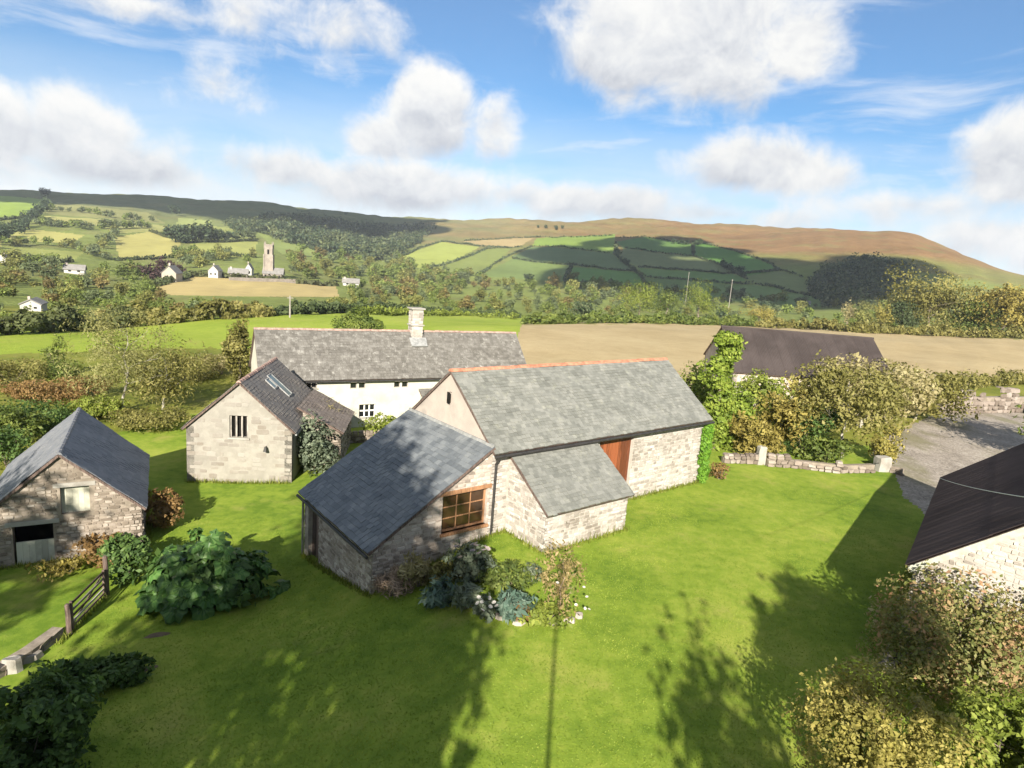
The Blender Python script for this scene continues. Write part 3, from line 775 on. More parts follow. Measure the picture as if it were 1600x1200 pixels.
mb = MB(); oG = [(0, -3.2), (BW, -3.2), (BW, BE), (BW/2, BR_-.12), (0, BE)]
wall_panel(mb, f_gable, oG, [(3.42, 3.62, 5.2, 5.75)]); mb.build('gable_wall', render_pink, barn)
mb = MB(); wall_panel(mb, f_far, [(0, -1), (BW, -1), (BW, BE), (BW/2, BR_-.12), (0, BE)]); mb.build('far_gable_wall', mortar_pale, barn)
mb = MB(); wall_panel(mb, f_back, [(0, -3.2), (BL, -3.2), (BL, BE), (0, BE)]); mb.build('back_wall', mortar_pale, barn)
mb = MB(); mb.box((-.1, BW-3.52, 5.47), (.02, .10, .27)); mb.build('vent_slit', dark_void, barn)
mb = MB(); mb.box((BL/2, BW/2, 3.2), (BL/2-.5, BW/2-.5, .05)); mb.build('loft_floor', wood_dark, barn)
pit = math.atan2(BR_-BE, BW/2); OH = .28
dnF = np.array([0, -math.cos(pit), -math.sin(pit)]); dnB = np.array([0, math.cos(pit), -math.sin(pit)])
SL = (BW/2+OH)/math.cos(pit)
roof_slope(barn, (-.10, BW/2, BR_+.02), X, dnF, BL+.45, SL, slate_green, 11, .24, .19)
roof_slope(barn, (-.10, BW/2, BR_+.02), X, dnB, BL+.45, SL, slate_green, 12, .24, .19)
ridge_row(barn, (-.12, BW/2, BR_+.07), (BL+.33, BW/2, BR_+.07), ridge_orange, .45, .135)
# pale mortared verge along the gable, gutter and downpipe
mb = MB(); ez = BE-OH*math.tan(pit)
mb.tube([(-.1, -OH-.07, ez-.10), (BL+.35, -OH-.07, ez-.10)], .075, 8); mb.build('gutter', black_metal, barn)
mb = MB(); mb.tube([(.12, -OH-.05, ez-.14), (.12, -.14, ez-.5), (.12, -.12, .05)], .055, 8); mb.build('downpipe', black_metal, barn)
planks(barn, f_front, *door_h, 11, door_brown, .18)
mb = MB(); mb.prism([f_front.p(6.5, 3.78, .01), f_front.p(9.45, 3.78, .01), f_front.p(9.45, 3.96, .01), f_front.p(6.5, 3.96, .01)], Y*.2); mb.build('lintel', wood_dark, barn)
mb = MB(); mb.box((8, .4, -.05), (1.4, .5, .1)); mb.build('threshold', granite, barn)

# slate lean-to on the south side (porch)
PU0, PU1, PD, PE = 1.02, 6.12, 2.62, 1.9
f_pf = Frame((PU0, -PD, 0), X, -Y); f_pl = Frame((PU0, 0, 0), -Y, -X); f_pr = Frame((PU1, -PD, 0), Y, X)
pw = PU1-PU0; ptop = 3.62
mb = MB(); wall_panel(mb, f_pf, [(0, -.8), (pw, -.8), (pw, PE), (0, PE)]); 
wall_panel(mb, f_pl, [(0, -.8), (PD, -.8), (PD, PE), (0, ptop)]); wall_panel(mb, f_pr, [(0, -.8), (PD, -.8), (PD, ptop), (0, PE)])
porch = mb.build('porch_wall', mortar_pale, barn)
ms = MB(); lay_stones(f_pf, [(0, -.2), (pw, -.2), (pw, PE-.05), (0, PE-.05)], [], 5, proud=(.015, .045), mb=ms)
lay_stones(f_pl, [(0, -.2), (PD, -.2), (PD, PE-.05), (0, ptop-.1)], [], 6, proud=(.015, .045), mb=ms); ms.build('stones', stone_pale, porch, kind='stuff')
pa = math.atan2(ptop-PE, PD); dnP = np.array([0, -math.cos(pa), -math.sin(pa)])
roof_slope(barn, (PU0-.14, -.02, ptop+.04), X, dnP, pw+.28, (PD+.26)/math.cos(pa), slate_green, 21, .24, .19)

# slate catslide extension on the west gable
XL = 5.55
f_es = Frame((-XL, 0, 0), X, -Y); f_ee = Frame((-XL, BW, 0), -Y, -X); f_eb = Frame((0, BW, 0), -X, Y)
ext_top, ext_e = 4.02, .62
wh = (3.12, 5.42, .55, 2.22); dh = (.18, 1.75, -2.55, .02)
mb = MB(); wall_panel(mb, f_es, [(0, -2.4), (XL, -2.4), (XL, ext_top-.06), (0, ext_e)], [wh]); es = mb.build('extension_side_wall', mortar_mid, barn)
mb = MB(); wall_panel(mb, f_ee, [(0, -3.6), (BW, -3.6), (BW, ext_e), (0, ext_e)], [dh]); ee = mb.build('extension_end_wall', mortar_mid, barn)
mb = MB(); wall_panel(mb, f_eb, [(0, -3.6), (XL, -3.6), (XL, ext_e), (0, ext_top-.06)]); mb.build('extension_back_wall', mortar_mid, barn)
SVM = stone_variants(stone_mid_o); SVB = stone_variants(stone_brown_o); SVD = stone_variants(stone_dry_o)
ms = MB(); lay_stones(f_es, [(0, -2.0), (XL, -.05), (XL, ext_top-.16), (0, ext_e-.1)], [wh], 31, (.10, .2), (.15, .42), (.015, .04), .05, SVM, es, ms); ms.build('small_stones', stone_mid, es, kind='stuff')
ms = MB(); lay_stones(f_ee, [(0, -2.75), (BW, -1.9), (BW, ext_e-.1), (0, ext_e-.1)], [dh], 32, (.10, .2), (.15, .42), (.015, .04), .05, SVM, ee, ms); ms.build('small_stones', stone_mid, ee, kind='stuff')
ea = math.atan2(ext_top-ext_e, XL); dnE = np.array([-math.cos(ea), 0, -math.sin(ea)])
roof_slope(barn, (-.02, BW+.16, ext_top+.05), -Y, dnE, BW+.32, (XL+.26)/math.cos(ea), slate_dark, 41, .32, .25)
mb = MB(); mb.prism([(-.13, BW+.1, ext_top+.02), (-.13, -.1, ext_top+.02), (-.10, -.1, ext_top+.15), (-.10, BW+.1, ext_top+.15)], (.09, 0, 0)); mb.build('flashing', lead, barn)
window(barn, f_es, *wh, 3, 3, wood_frame, glass_brown, .14, .09, .05, 'barn_window')
mb = MB(); mb.prism([f_es.p(2.8, 2.22, .05), f_es.p(5.6, 2.22, .05), f_es.p(5.6, 2.40, .05), f_es.p(2.8, 2.40, .05)], Y*.3); mb.build('window_lintel', wood_frame, barn)
mb = MB(); mb.prism([f_es.p(3.05, .44, .12), f_es.p(5.5, .44, .12), f_es.p(5.5, .55, .12), f_es.p(3.05, .55, .12)], Y*.3); mb.build('window_sill', wood_frame, barn)
mb = MB(); ex = -XL-.26-.05; ez2 = ext_e-.26*math.tan(ea)
mb.tube([(ex, -.14, ez2-.09), (ex, BW+.14, ez2-.09)], .07, 8); mb.build('extension_gutter', black_metal, barn)
mb = MB(); mb.tube([(ex+.02, BW+.02, ez2-.1), (-XL-.08, BW+.02, ez2-.35), (-XL-.08, BW+.02, -2.7)], .05, 8); mb.build('downpipe', wood_grey, barn)
planks(barn, f_ee, *dh, 6, wood_dark, .22, 'end_door')

# ------------------------------------------------------------------ cottage with rooflights
cottage = thing('cottage', (-19.75, 37.95, -3), R_(7.5), 'pale rendered gabled cottage with slatted window and rooflights, left of the barn', 'cottage')
CWd, CLn, CE, CR = 6.3, 9.1, 3.6, 6.5
fc_f = Frame((0, 0, 0), X, -Y); fc_l = Frame((0, CLn, 0), -Y, -X); fc_r = Frame((CWd, 0, 0), Y, X); fc_b = Frame((CWd, CLn, 0), -X, Y)
ow = [(0, -.8), (CWd, -.8), (CWd, CE), (CWd/2, CR-.1), (0, CE)]; hw_ = (2.55, 3.65, 2.95, 4.35)
mb = MB(); wall_panel(mb, fc_f, ow, [hw_]); mb.build('gable_wall', limewash, cottage)
ms = MB(); lay_stones(fc_f, [(0, 0), (CWd, 0), (CWd, CE), (CWd/2, CR-.15), (0, CE)], [(2.45, 3.75, 2.85, 4.5)], 51, proud=(.004, .016), skip=.55, mb=ms, ch=(.2, .36), cw=(.3, .7)); ms.build('stones', stone_mat('stone_limewashed', [(0, (.19, .168, .146)), (.5, (.26, .238, .208)), (1, (.305, .285, .255))], False, .15), cottage, kind='stuff')
mb = MB(); wall_panel(mb, fc_l, [(0, -.8), (CLn, -.8), (CLn, CE), (0, CE)]); wall_panel(mb, fc_r, [(0, -.8), (CLn, -.8), (CLn, CE), (0, CE)]); mb.build('side_wall', limewash, cottage)
mb = MB(); wall_panel(mb, fc_b, ow); mb.build('back_wall', limewash, cottage)
# slatted window: four uprights over a dark opening
mb = MB(); mb.prism([fc_f.p(hw_[0], hw_[2], -.3), fc_f.p(hw_[1], hw_[2], -.3), fc_f.p(hw_[1], hw_[3], -.3), fc_f.p(hw_[0], hw_[3], -.3)], Y*.02); w = mb.build('slatted_window', dark_void, cottage)
for k in range(4):
    pb = MB(); x = hw_[0]+.05+k*(hw_[1]-hw_[0]-.1)/3; pb.prism([fc_f.p(x-.05, hw_[2], -.1), fc_f.p(x+.05, hw_[2], -.1), fc_f.p(x+.05, hw_[3], -.1), fc_f.p(x-.05, hw_[3], -.1)], Y*.08); pb.build('slat', wood_grey, w)
mb = MB(); mb.prism([fc_f.p(2.45, 2.83, .08), fc_f.p(3.75, 2.83, .08), fc_f.p(3.75, 2.94, .08), fc_f.p(2.45, 2.94, .08)], Y*.25); mb.build('sill', granite, cottage)
cp = math.atan2(CR-CE, CWd/2); OHc = .22; SLc = (CWd/2+OHc)/math.cos(cp)
dnL = np.array([-math.cos(cp), 0, -math.sin(cp)]); dnR = np.array([math.cos(cp), 0, -math.sin(cp)])
roof_slope(cottage, (CWd/2, -.18, CR+.02), Y, dnL, CLn+.3, SLc, slate_cottage, 61, .28, .22)
rr_ = roof_slope(cottage, (CWd/2, -.18, CR+.02), Y, dnR, CLn+.3, SLc, slate_cottage, 62, .28, .22)
ridge_row(cottage, (CWd/2, -.18, CR+.06), (CWd/2, CLn+.12, CR+.06), ridge_pink, .45, .14)
nR = np.array([math.sin(cp), 0, math.cos(cp)])
def rooflight(y0, y1, d0, d1):
    o = np.array([CWd/2, 0, CR+.02])+nR*.05
    c = [o+Y*y0+dnR*d0, o+Y*y1+dnR*d0, o+Y*y1+dnR*d1, o+Y*y0+dnR*d1]
    mb = MB(); 
    for i in range(4): 
        a, b_ = c[i], c[(i+1) % 4]; mb.beam(a, b_, .08, .12)
    f = mb.build('rooflight', lead, cottage); pb = MB(); pb.prism([q+nR*.02 for q in c], -nR*.03); pb.build('pane', glass_sky, f)
rooflight(3.4, 4.1, .9, 1.7); rooflight(4.3, 5.2, .75, 2.7)
mb = MB(); mb.beam((CWd+.25, -.1, CE-.3), (CWd+.25, 3.1, CE-.3), .11); mb.build('gutter', lead, cottage)
# lean-to against its right side
mb = MB(); LX = 2.5; fl_e = Frame((CWd+LX, 3.3, 0), Y, X); fl_f = Frame((CWd, 3.3, 0), X, -Y); fl_b = Frame((CWd+LX, 9.0, 0), -X, Y)
wall_panel(mb, fl_e, [(0, -.8), (5.7, -.8), (5.7, 2.5), (0, 2.5)], [(3.6, 4.2, 1.0, 1.9)]); wall_panel(mb, fl_f, [(0, -.8), (LX, -.8), (LX, 2.5), (0, 4.0)]); wall_panel(mb, fl_b, [(0, -.8), (LX, -.8), (LX, 4.0), (0, 2.5)])
lw = mb.build('lean_to_wall', mortar_brown, cottage)
ms = MB(); lay_stones(fl_e, [(0, 0), (5.7, 0), (5.7, 2.45), (0, 2.45)], [(3.6, 4.2, 1, 1.9)], 71, mb=ms); lay_stones(fl_f, [(0, 0), (LX, 0), (LX, 2.45), (0, 3.9)], [], 72, mb=ms); ms.build('stones', stone_brown, lw, kind='stuff')
la = math.atan2(4.15-2.55, LX+.45); dnA = np.array([math.cos(la), 0, -math.sin(la)])
roof_slope(cottage, (CWd-.35, 3.15, 4.28), Y, dnA, 6.0, (LX+.6)/math.cos(la), slate_mat('slate_lean_to', [(.15, (.10, .08, .068)), (.5, (.155, .128, .112)), (.8, (.21, .175, .155)), (1, (.28, .24, .215))], (.20, .19, .11), .4, .75, .15), 73, .28, .22)
# outside lamp
mb = MB(); mb.beam(fc_f.p(4.75, 2.45, .0), fc_f.p(4.75, 2.45, .28), .05); mb.tube([fc_f.p(4.75, 2.5, .28), fc_f.p(4.75, 2.2, .28)], [.05, .13], 8); mb.build('wall_lamp', black_metal, cottage)

# ------------------------------------------------------------------ whitewashed farmhouse
HA = R_(29.0)
house = thing('farmhouse', (-13.2, 52.6, -3), HA, 'long whitewashed farmhouse with mottled grey slate roof and one square chimney', 'house')
H0, H1, HD, HE, HR = -7.3, 16.7, 6.4, 4.62, 8.02
fh_f = Frame((0, 0, 0), X, -Y); fh_l = Frame((H0, HD, 0), -Y, -X); fh_r = Frame((H1, 0, 0), Y, X); fh_b = Frame((0, HD, 0), -X, Y)
wins = [(-3.85, -3.0, 3.62, 4.5), (-.28, .98, 3.5, 4.5), (3.5, 4.75, 3.5, 4.5), (.52, 1.9, .95, 2.1)]
holes = wins+[(-5.9, -5.0, 0, 2.0)]
mb = MB(); wall_panel(mb, fh_f, [(H0, -1), (H1, -1), (H1, HE), (H0, HE)], holes); mb.build('front_wall', whitewash, house)
og = [(0, -1), (HD, -1), (HD, HE), (HD/2, HR-.1), (0, HE)]
mb = MB(); wall_panel(mb, fh_l, og); mb.build('gable_wall', whitewash, house); mb = MB(); wall_panel(mb, fh_r, og); mb.build('gable_wall', whitewash, house)
mb = MB(); wall_panel(mb, fh_b, [(-H1, -1), (-H0, -1), (-H0, HE), (-H1, HE)]); mb.build('back_wall', whitewash, house)
window(house, fh_f, *wins[0], 2, 2, wood_grey, glass_dark, .14, .06, .04, sill=granite)
for k in (1, 2):
    a, b_, c, d = wins[k]; window(house, fh_f, a, (a+b_)/2-.09, c, d, 1, 2, wood_grey, glass_dark, .1, .05, .03); window(house, fh_f, (a+b_)/2+.09, b_, c, d, 1, 2, wood_grey, glass_dark, .1, .05, .03)
    mb = MB(); mb.prism([fh_f.p((a+b_)/2-.09, c, -.02), fh_f.p((a+b_)/2+.09, c, -.02), fh_f.p((a+b_)/2+.09, d, -.02), fh_f.p((a+b_)/2-.09, d, -.02)], Y*.2); mb.build('window_mullion', whitewash, house)
window(house, fh_f, *wins[3], 3, 2, white_paint, glass_dark, .14, .05, .11, sill=granite)
planks(house, fh_f, -5.9, -5.0, 0, 2.0, 5, wood_dark, .15)
hp = math.atan2(HR-HE, HD/2); SLh = (HD/2+.3)/math.cos(hp); dnHF = np.array([0, -math.cos(hp), -math.sin(hp)]); dnHB = np.array([0, math.cos(hp), -math.sin(hp)])
roof_slope(house, (H0-.15, HD/2, HR+.02), X, dnHF, H1-H0+.3, SLh, slate_house, 81, .33, .27)
roof_slope(house, (H0-.15, HD/2, HR+.02), X, dnHB, H1-H0+.3, SLh, slate_house, 82, .33, .27)
ridge_row(house, (H0-.15, HD/2, HR+.06), (H1+.15, HD/2, HR+.06), ridge_pink, .5, .15)
mb = MB(); mb.tube([(H0-.1, -.36, HE-.42), (H1+.1, -.36, HE-.42)], .07, 8); mb.build('gutter', black_metal, house)
ch = MB(); cxh = 6.35; ch.box((cxh, HD/2-.05, 8.6), (.50, .52, 1.45)); chim = ch.build('chimney', mortar_pale, house)
ms = MB()
for fr_, wd_ in ((Frame((cxh-.50, HD/2-.57, 0), X, -Y), 1.0), (Frame((cxh-.50, HD/2+.47, 0), -Y, -X), 1.04), (Frame((cxh+.50, HD/2-.57, 0), Y, X), 1.04)): lay_stones(fr_, [(0, 7.6), (wd_, 7.6), (wd_, 9.8), (0, 9.8)], [], 83, (.2, .32), (.28, .6), (.02, .05), mb=ms)
ms.build('stones', stone_pale, chim, kind='stuff')
mb = MB(); mb.box((cxh, HD/2-.05, 10.11), (.65, .65, .06)); mb.box((cxh, HD/2-.05, 8.62), (.62, .62, .05)); mb.build('chimney_cap', granite, chim)
mb = MB(); mb.prism([(cxh-.8, HD/2-.7, HR-.55), (cxh+.8, HD/2-.7, HR-.55), (cxh+.75, HD/2-1.35, HR-1.22), (cxh-.75, HD/2-1.35, HR-1.22)], (0, -.03, .06)); mb.build('chimney_flashing', lead, chim)
# small slated porch on the house front
px0, px1, pdp = 5.9, 8.6, 2.0
mb = MB(); wall_panel(mb, Frame((px0, -pdp, 0), X, -Y), [(0, -1), (px1-px0, -1), (px1-px0, 2.2), (0, 2.2)], [(.8, 1.8, 0, 1.95)]); wall_panel(mb, Frame((px0, 0, 0), -Y, -X), [(0, -1), (pdp, -1), (pdp, 2.2), (0, 3.2)]); wall_panel(mb, Frame((px1, -pdp, 0), Y, X), [(0, -1), (pdp, -1), (pdp, 3.2), (0, 2.2)])
mb.build('porch_wall', whitewash, house)
da = math.atan2(1.0, pdp); roof_slope(house, (px0-.15, 0, 3.3), X, np.array([0, -math.cos(da), -math.sin(da)]), px1-px0+.3, (pdp+.25)/math.cos(da), slate_house, 84, .33, .27)

# ------------------------------------------------------------------ stone stable on the left
OA = R_(29.0)
stable = thing('stone_stable', (-22.5, 25.6, -3.02), OA, 'rough brown stone stable with steep slate roof and pale half door', 'outbuilding')
OW, OLn, OE, ORr = 6.2, 8.2, 2.35, 5.15
fo_f = Frame((0, 0, 0), X, -Y); fo_r = Frame((OW, 0, 0), Y, X); fo_l = Frame((0, OLn, 0), -Y, -X); fo_b = Frame((OW, OLn, 0), -X, Y)
oo = [(0, -.8), (OW, -.8), (OW, OE), (OW/2, ORr-.1), (0, OE)]
hay = (3.05, 4.15, 2.25, 3.55); sdoor = (1.25, 2.72, .0, 1.92)
mb = MB(); wall_panel(mb, fo_f, oo, [hay, sdoor]); sw = mb.build('gable_wall', mortar_brown, stable)
ms = MB(); lay_stones(fo_f, [(0, 0), (OW, 0), (OW, OE), (OW/2, ORr-.2), (0, OE)], [(hay[0]-.1, hay[1]+.15, hay[2]-.12, hay[3]+.22), (sdoor[0]-.05, sdoor[1]+.05, -1, sdoor[3]+.24)], 91, (.10, .21), (.15, .42), (.015, .045), .04, SVB, sw, ms); ms.build('small_stones', stone_brown, sw, kind='stuff')
mb = MB(); wall_panel(mb, fo_r, [(0, -.8), (OLn, -.8), (OLn, OE), (0, OE)]); wall_panel(mb, fo_l, [(0, -.8), (OLn, -.8), (OLn, OE), (0, OE)]); mb.build('side_wall', mortar_brown, stable)
ms = MB(); lay_stones(fo_r, [(0, 0), (OLn, 0), (OLn, OE-.05), (0, OE-.05)], [], 92, mb=ms); ms.build('side_stones', stone_brown, stable, kind='stuff')
mb = MB(); wall_panel(mb, fo_b, oo); mb.build('back_wall', mortar_brown, stable)
for H in (hay, sdoor):
    mb = MB(); mb.prism([fo_f.p(H[0]-.25, H[3], .05), fo_f.p(H[1]+.25, H[3], .05), fo_f.p(H[1]+.25, H[3]+.2, .05), fo_f.p(H[0]-.25, H[3]+.2, .05)], Y*.3); mb.build('lintel', granite, stable)
planks(stable, fo_f, hay[0], hay[1], hay[2], hay[3], 5, paint_pale, .22, 'hayloft_shutter', .003)
planks(stable, fo_f, sdoor[0]+.08, sdoor[1], .04, 1.12, 6, paint_pale, .08, 'half_door', .003)
mb = MB(); mb.prism([fo_f.p(sdoor[0]-.1, 0, -1.2), fo_f.p(sdoor[1]+.1, 0, -1.2), fo_f.p(sdoor[1]+.1, 2, -1.2), fo_f.p(sdoor[0]-.1, 2, -1.2)], Y*.05); mb.build('dark_interior', dark_void, stable)
op = math.atan2(ORr-OE, OW/2); SLo = (OW/2+.2)/math.cos(op)
roof_slope(stable, (OW/2, -.16, ORr+.02), Y, np.array([-math.cos(op), 0, -math.sin(op)]), OLn+.3, SLo, slate_out, 93, .30, .24)
roof_slope(stable, (OW/2, -.16, ORr+.02), Y, np.array([math.cos(op), 0, -math.sin(op)]), OLn+.3, SLo, slate_out, 94, .30, .24)
ridge_row(stable, (OW/2, -.16, ORr+.05), (OW/2, OLn+.14, ORr+.05), slate_out, .45, .13)

# ------------------------------------------------------------------ sheds with sheet roofs
def sheet_roof(parent, o, ux, dn, L, S, mat, pitch=.15, amp=.022, name='roof', sheetw=1.05):
    """corrugated sheets, each its own piece"""
    o = np.array(o, float); ux = np.array(ux, float); dn = np.array(dn, float); n = np.cross(dn, ux); n = n if n[2] > 0 else -n
    bd = MB(); bd.prism([o-n*.05, o+ux*L-n*.05, o+ux*L+dn*S-n*.05, o+dn*S-n*.05], -n*.06); r = bd.build(name, wood_dark, parent)
    ns = int(round(L/sheetw)); w = L/ns; k = int(w/(pitch/4))
    mb = MB()
    for tier, (s0, s1) in enumerate(((0, S*.52), (S*.5, S))):
        mb = MB(); h0 = .012*(1-tier)
        for i in range(k+1):
            x = w*1.03*i/k; z = amp*math.sin(2*math.pi*x/pitch)
            mb.v.append(tuple(ux*x+dn*s0+n*(z+h0))); mb.v.append(tuple(ux*x+dn*s1+n*(z+h0)))
        for i in range(k):
            a = 2*i; mb.f.append((a, a+2, a+3, a+1)); mb.a.append(.5)
        me = mb.mesh('roof_sheet', mat, True)
        for j in range(ns):
            c = ob('roof_sheet', me, r); P = o+ux*w*j+n*random.uniform(0, .006); c.location = P
    return r
# long brown-roofed shed behind the garden
sh = thing('field_barn', (28.8, 66.3, 0), R_(-3), 'long low barn with plain dark brown sheet roof beside the stubble field', 'barn')
sr, sw_ = 6.95, 6.2; sa = math.atan(.6); 
for nm, fr_, ol in (('front_wall', Frame((-7.5, -sw_+.3, 0), X, -Y), [(0, -.6), (15, -.6), (15, sr-.6*(sw_-.3)-.12), (0, sr-.6*(sw_-.3)-.12)]), ('back_wall', Frame((7.5, sw_-.3, 0), -X, Y), [(0, -.6), (15, -.6), (15, sr-.6*(sw_-.3)-.12), (0, sr-.6*(sw_-.3)-.12)]),
                ('gable_wall', Frame((7.5, -sw_+.3, 0), Y, X), [(0, -.6), (2*sw_-.6, -.6), (2*sw_-.6, sr-.6*(sw_-.3)-.12), (sw_-.3, sr-.12), (0, sr-.6*(sw_-.3)-.12)]), ('gable_wall', Frame((-7.5, sw_-.3, 0), -Y, -X), [(0, -.6), (2*sw_-.6, -.6), (2*sw_-.6, sr-.6*(sw_-.3)-.12), (sw_-.3, sr-.12), (0, sr-.6*(sw_-.3)-.12)])):
    mb = MB(); wall_panel(mb, fr_, ol); mb.build(nm, mortar_mid, sh)
for sg in (-1, 1): sheet_roof(sh, (-7.65, 0, sr), X, np.array([0, sg*math.cos(sa), -math.sin(sa)]), 15.3, sw_/math.cos(sa), roof_brown)
mb = MB(); mb.tube([(-7.7, 0, sr+.02), (7.7, 0, sr+.02)], .13, 8); mb.build('ridge_cap', roof_brown, sh)
# near shed, right: long eave beside the lawn, stone gable to the camera
NA = R_(90-37.0)   # axis heading
ns_ = thing('stone_shed', (13.7, 20.35, 0), NA, 'dark brown sheet-roofed stone shed beside the lawn, cut off by the right edge', 'shed')
# local x = along the eave (away), local -y = towards the ridge (right)
NW, NL, NE, NP = 4.2, 13.4, 2.95, .85
n_r = NE+NP*NW
fn_g = Frame((.25, 0, 0), -Y, -X)
ogn = [(.25, -.6), (2*NW-.25, -.6), (2*NW-.25, NE+.2-.12), (NW, n_r-.14), (.25, NE+.2-.12)]
mb = MB(); wall_panel(mb, fn_g, ogn); gw = mb.build('gable_wall', mortar_pale, ns_)
ms = MB(); lay_stones(fn_g, [(.25, 0), (2*NW-.25, 0), (2*NW-.25, NE), (NW, n_r-.25), (.25, NE)], [], 95, (.10, .2), (.15, .4), (.012, .03), .10, stone_variants(stone_mat('stone_shed_single', [(0.1, (.33, .295, .26)), (.5, (.40, .365, .325)), (.95, (.47, .44, .40))], True, .2)), gw, ms); ms.build('small_stones', stone_pale, gw, kind='stuff')
for fr_ in (Frame((NL, -.25, 0), -X, Y), Frame((.25, -2*NW+.25, 0), X, -Y)):
    mb = MB(); wall_panel(mb, fr_, [(0, -.6), (NL-.25, -.6), (NL-.25, NE), (0, NE)]); mb.build('side_wall', mortar_mid, ns_)
mb = MB(); wall_panel(mb, Frame((NL-.2, -2*NW, 0), Y, X), ogn); mb.build('far_gable_wall', mortar_mid, ns_)
na_ = math.atan(NP)
sheet_roof(ns_, (-.05, -NW, n_r), X, np.array([0, math.cos(na_), -math.sin(na_)]), NL+.1, NW/math.cos(na_), roof_brown2)
sheet_roof(ns_, (-.05, -NW, n_r), X, np.array([0, -math.cos(na_), -math.sin(na_)]), NL+.1, NW/math.cos(na_), roof_brown2)
mb = MB(); mb.tube([(-.08, -NW, n_r+.02), (NL+.08, -NW, n_r+.02)], .13, 8); mb.build('ridge_cap', roof_brown2, ns_)
for sg in (1, -1):
    mb = MB(); d_ = np.array([0, sg*math.cos(na_), -math.sin(na_)]); nn = np.array([0, sg*math.sin(na_), math.cos(na_)])
    o_ = np.array([-.09, -NW, n_r])-nn*.06; mb.prism([o_, o_+d_*NW/math.cos(na_), o_+d_*NW/math.cos(na_)-nn*.2, o_-nn*.2], (.05, 0, 0)); mb.build('bargeboard', lead_grey, ns_)
# ------------------------------------------------------------------ foliage
def leaf_arrays(blobs, n, size, seed, gap=.0, freq=.8, aspect=.62, shell=.45, up_=.25, tone=.05):
    """leaf-sized quads spread through ellipsoids (cx,cy,cz,rx,ry,rz): gaps and clumps come from 3D noise"""
    g = np.random.default_rng(seed); bl = np.array(blobs, float)
    wt = (bl[:, 3]*bl[:, 4]*bl[:, 5])**(2/3); wt /= wt.sum()
    N = int(n*(1.0+gap*1.4)); k = g.choice(len(bl), N, p=wt)
    d = g.normal(size=(N, 3)); d /= np.linalg.norm(d, axis=1)[:, None]
    r = shell+(1-shell)*g.random(N)**.55
    nz = SinNoise(seed+5, 3); rad = bl[k, 3:6].mean(1)
    lump = nz((bl[k, :3]+d*bl[k, 3:6])*freq*.8)
    P = bl[k, :3]+d*bl[k, 3:6]*(r*(1+.22*lump))[:, None]
    cl = SinNoise(seed+9, 3)(P*freq)
    if gap > 0:
        thr = np.quantile(cl, gap/(1+gap)); keep = cl+g.normal(size=N)*.25 > thr; P, d, cl, k, r = P[keep], d[keep], cl[keep], k[keep], r[keep]
    m = len(P)
    nr = d*.75+g.normal(size=(m, 3))*.55+np.array([0, 0, up_]); nr /= np.linalg.norm(nr, axis=1)[:, None]
    t = np.cross(nr, g.normal(size=(m, 3))); t /= np.linalg.norm(t, axis=1)[:, None]; b = np.cross(nr, t)
    s = size*np.clip(g.lognormal(-.10, .36, m), .35, 1.6)[:, None]
    t = t*s; b = b*s*aspect
    mid = nr*s*.12
    V = np.stack([P-t, P+b*.9-mid, P+t, P-b*.9-mid], 1).reshape(-1, 3)
    F = np.arange(m*4).reshape(m, 4)
    lv = np.clip(.5+.17*cl+g.normal(size=m)*.16+(g.normal(size=len(bl))*tone)[k], 0, 1)
    return V, F, lv
def leaves(name, mat, parent, *a, **k):
    V, F, lv = leaf_arrays(*a, **k); return ob(name, np_mesh(name, V, F, lv, mat), parent)
def branches(h, r0, n, spread, seed, lean=0., start=.3, sub=2):
    g = random.Random(seed); mb = MB()
    top = np.array([g.uniform(-.1, .1)*h+lean, g.uniform(-.1, .1)*h, h]); pts = [np.array([0, 0, -.15])]; K = 6
    for i in range(1, K+1):
        t = i/K; pts.append(top*t+np.array([g.uniform(-.04, .04)*h, g.uniform(-.04, .04)*h, 0])*(1 if i < K else .3))
    mb.tube(pts, [r0*(1.25 if i == 0 else 1-.8*i/K) for i in range(K+1)], 7)
    for j in range(n):
        t = start+(1-start)*(j+g.random()*.6)/n; i = min(int(t*K), K-1); p = pts[i]+(pts[i+1]-pts[i])*(t*K-i)
        an = j*2.4+g.random(); L = spread*(1.05-.55*t)*g.uniform(.7, 1.1); up_ = g.uniform(.25, .7)
        q = p+np.array([math.cos(an)*L*.5, math.sin(an)*L*.5, L*up_*.5]); e = p+np.array([math.cos(an+.2)*L, math.sin(an+.2)*L, L*up_*g.uniform(.8, 1.3)])
        rr = r0*(1-.75*t)*.55; mb.tube([p, q, e], [rr, rr*.6, rr*.2], 5, cap=False)
        for s_ in range(sub):
            f = q+(e-q)*g.uniform(.1, .8); a2 = an+g.choice((-1, 1))*g.uniform(.5, 1.1); l2 = L*.45
            mb.tube([f, f+np.array([math.cos(a2)*l2, math.sin(a2)*l2, l2*g.uniform(.2, .8)])], [rr*.4, rr*.12], 4, cap=False)
    return mb
def lobes(w, h, n, seed, base=.25, d=None, taper=.0):
    """overlapping lumps for a crown of width w, height h standing on z=0"""
    g = random.Random(seed); d = d or w; R = []
    for i in range(n):
        an = i*2.399+g.random()*.5; t = (i+.5)/n; rr = math.sqrt(g.random())*.34
        z = base*h+(1-base)*h*g.uniform(.18, .80); k = 1-taper*(z/h)
        s = g.uniform(.22, .34)*k
        R.append((math.cos(an)*w*rr*k*1.05, math.sin(an)*d*rr*k*1.05, z, w*s, d*s, (1-base)*h*g.uniform(.22, .34)))
    R.append((0, 0, base*h+(1-base)*h*.5, w*.36, d*.36, (1-base)*h*.46))
    return R
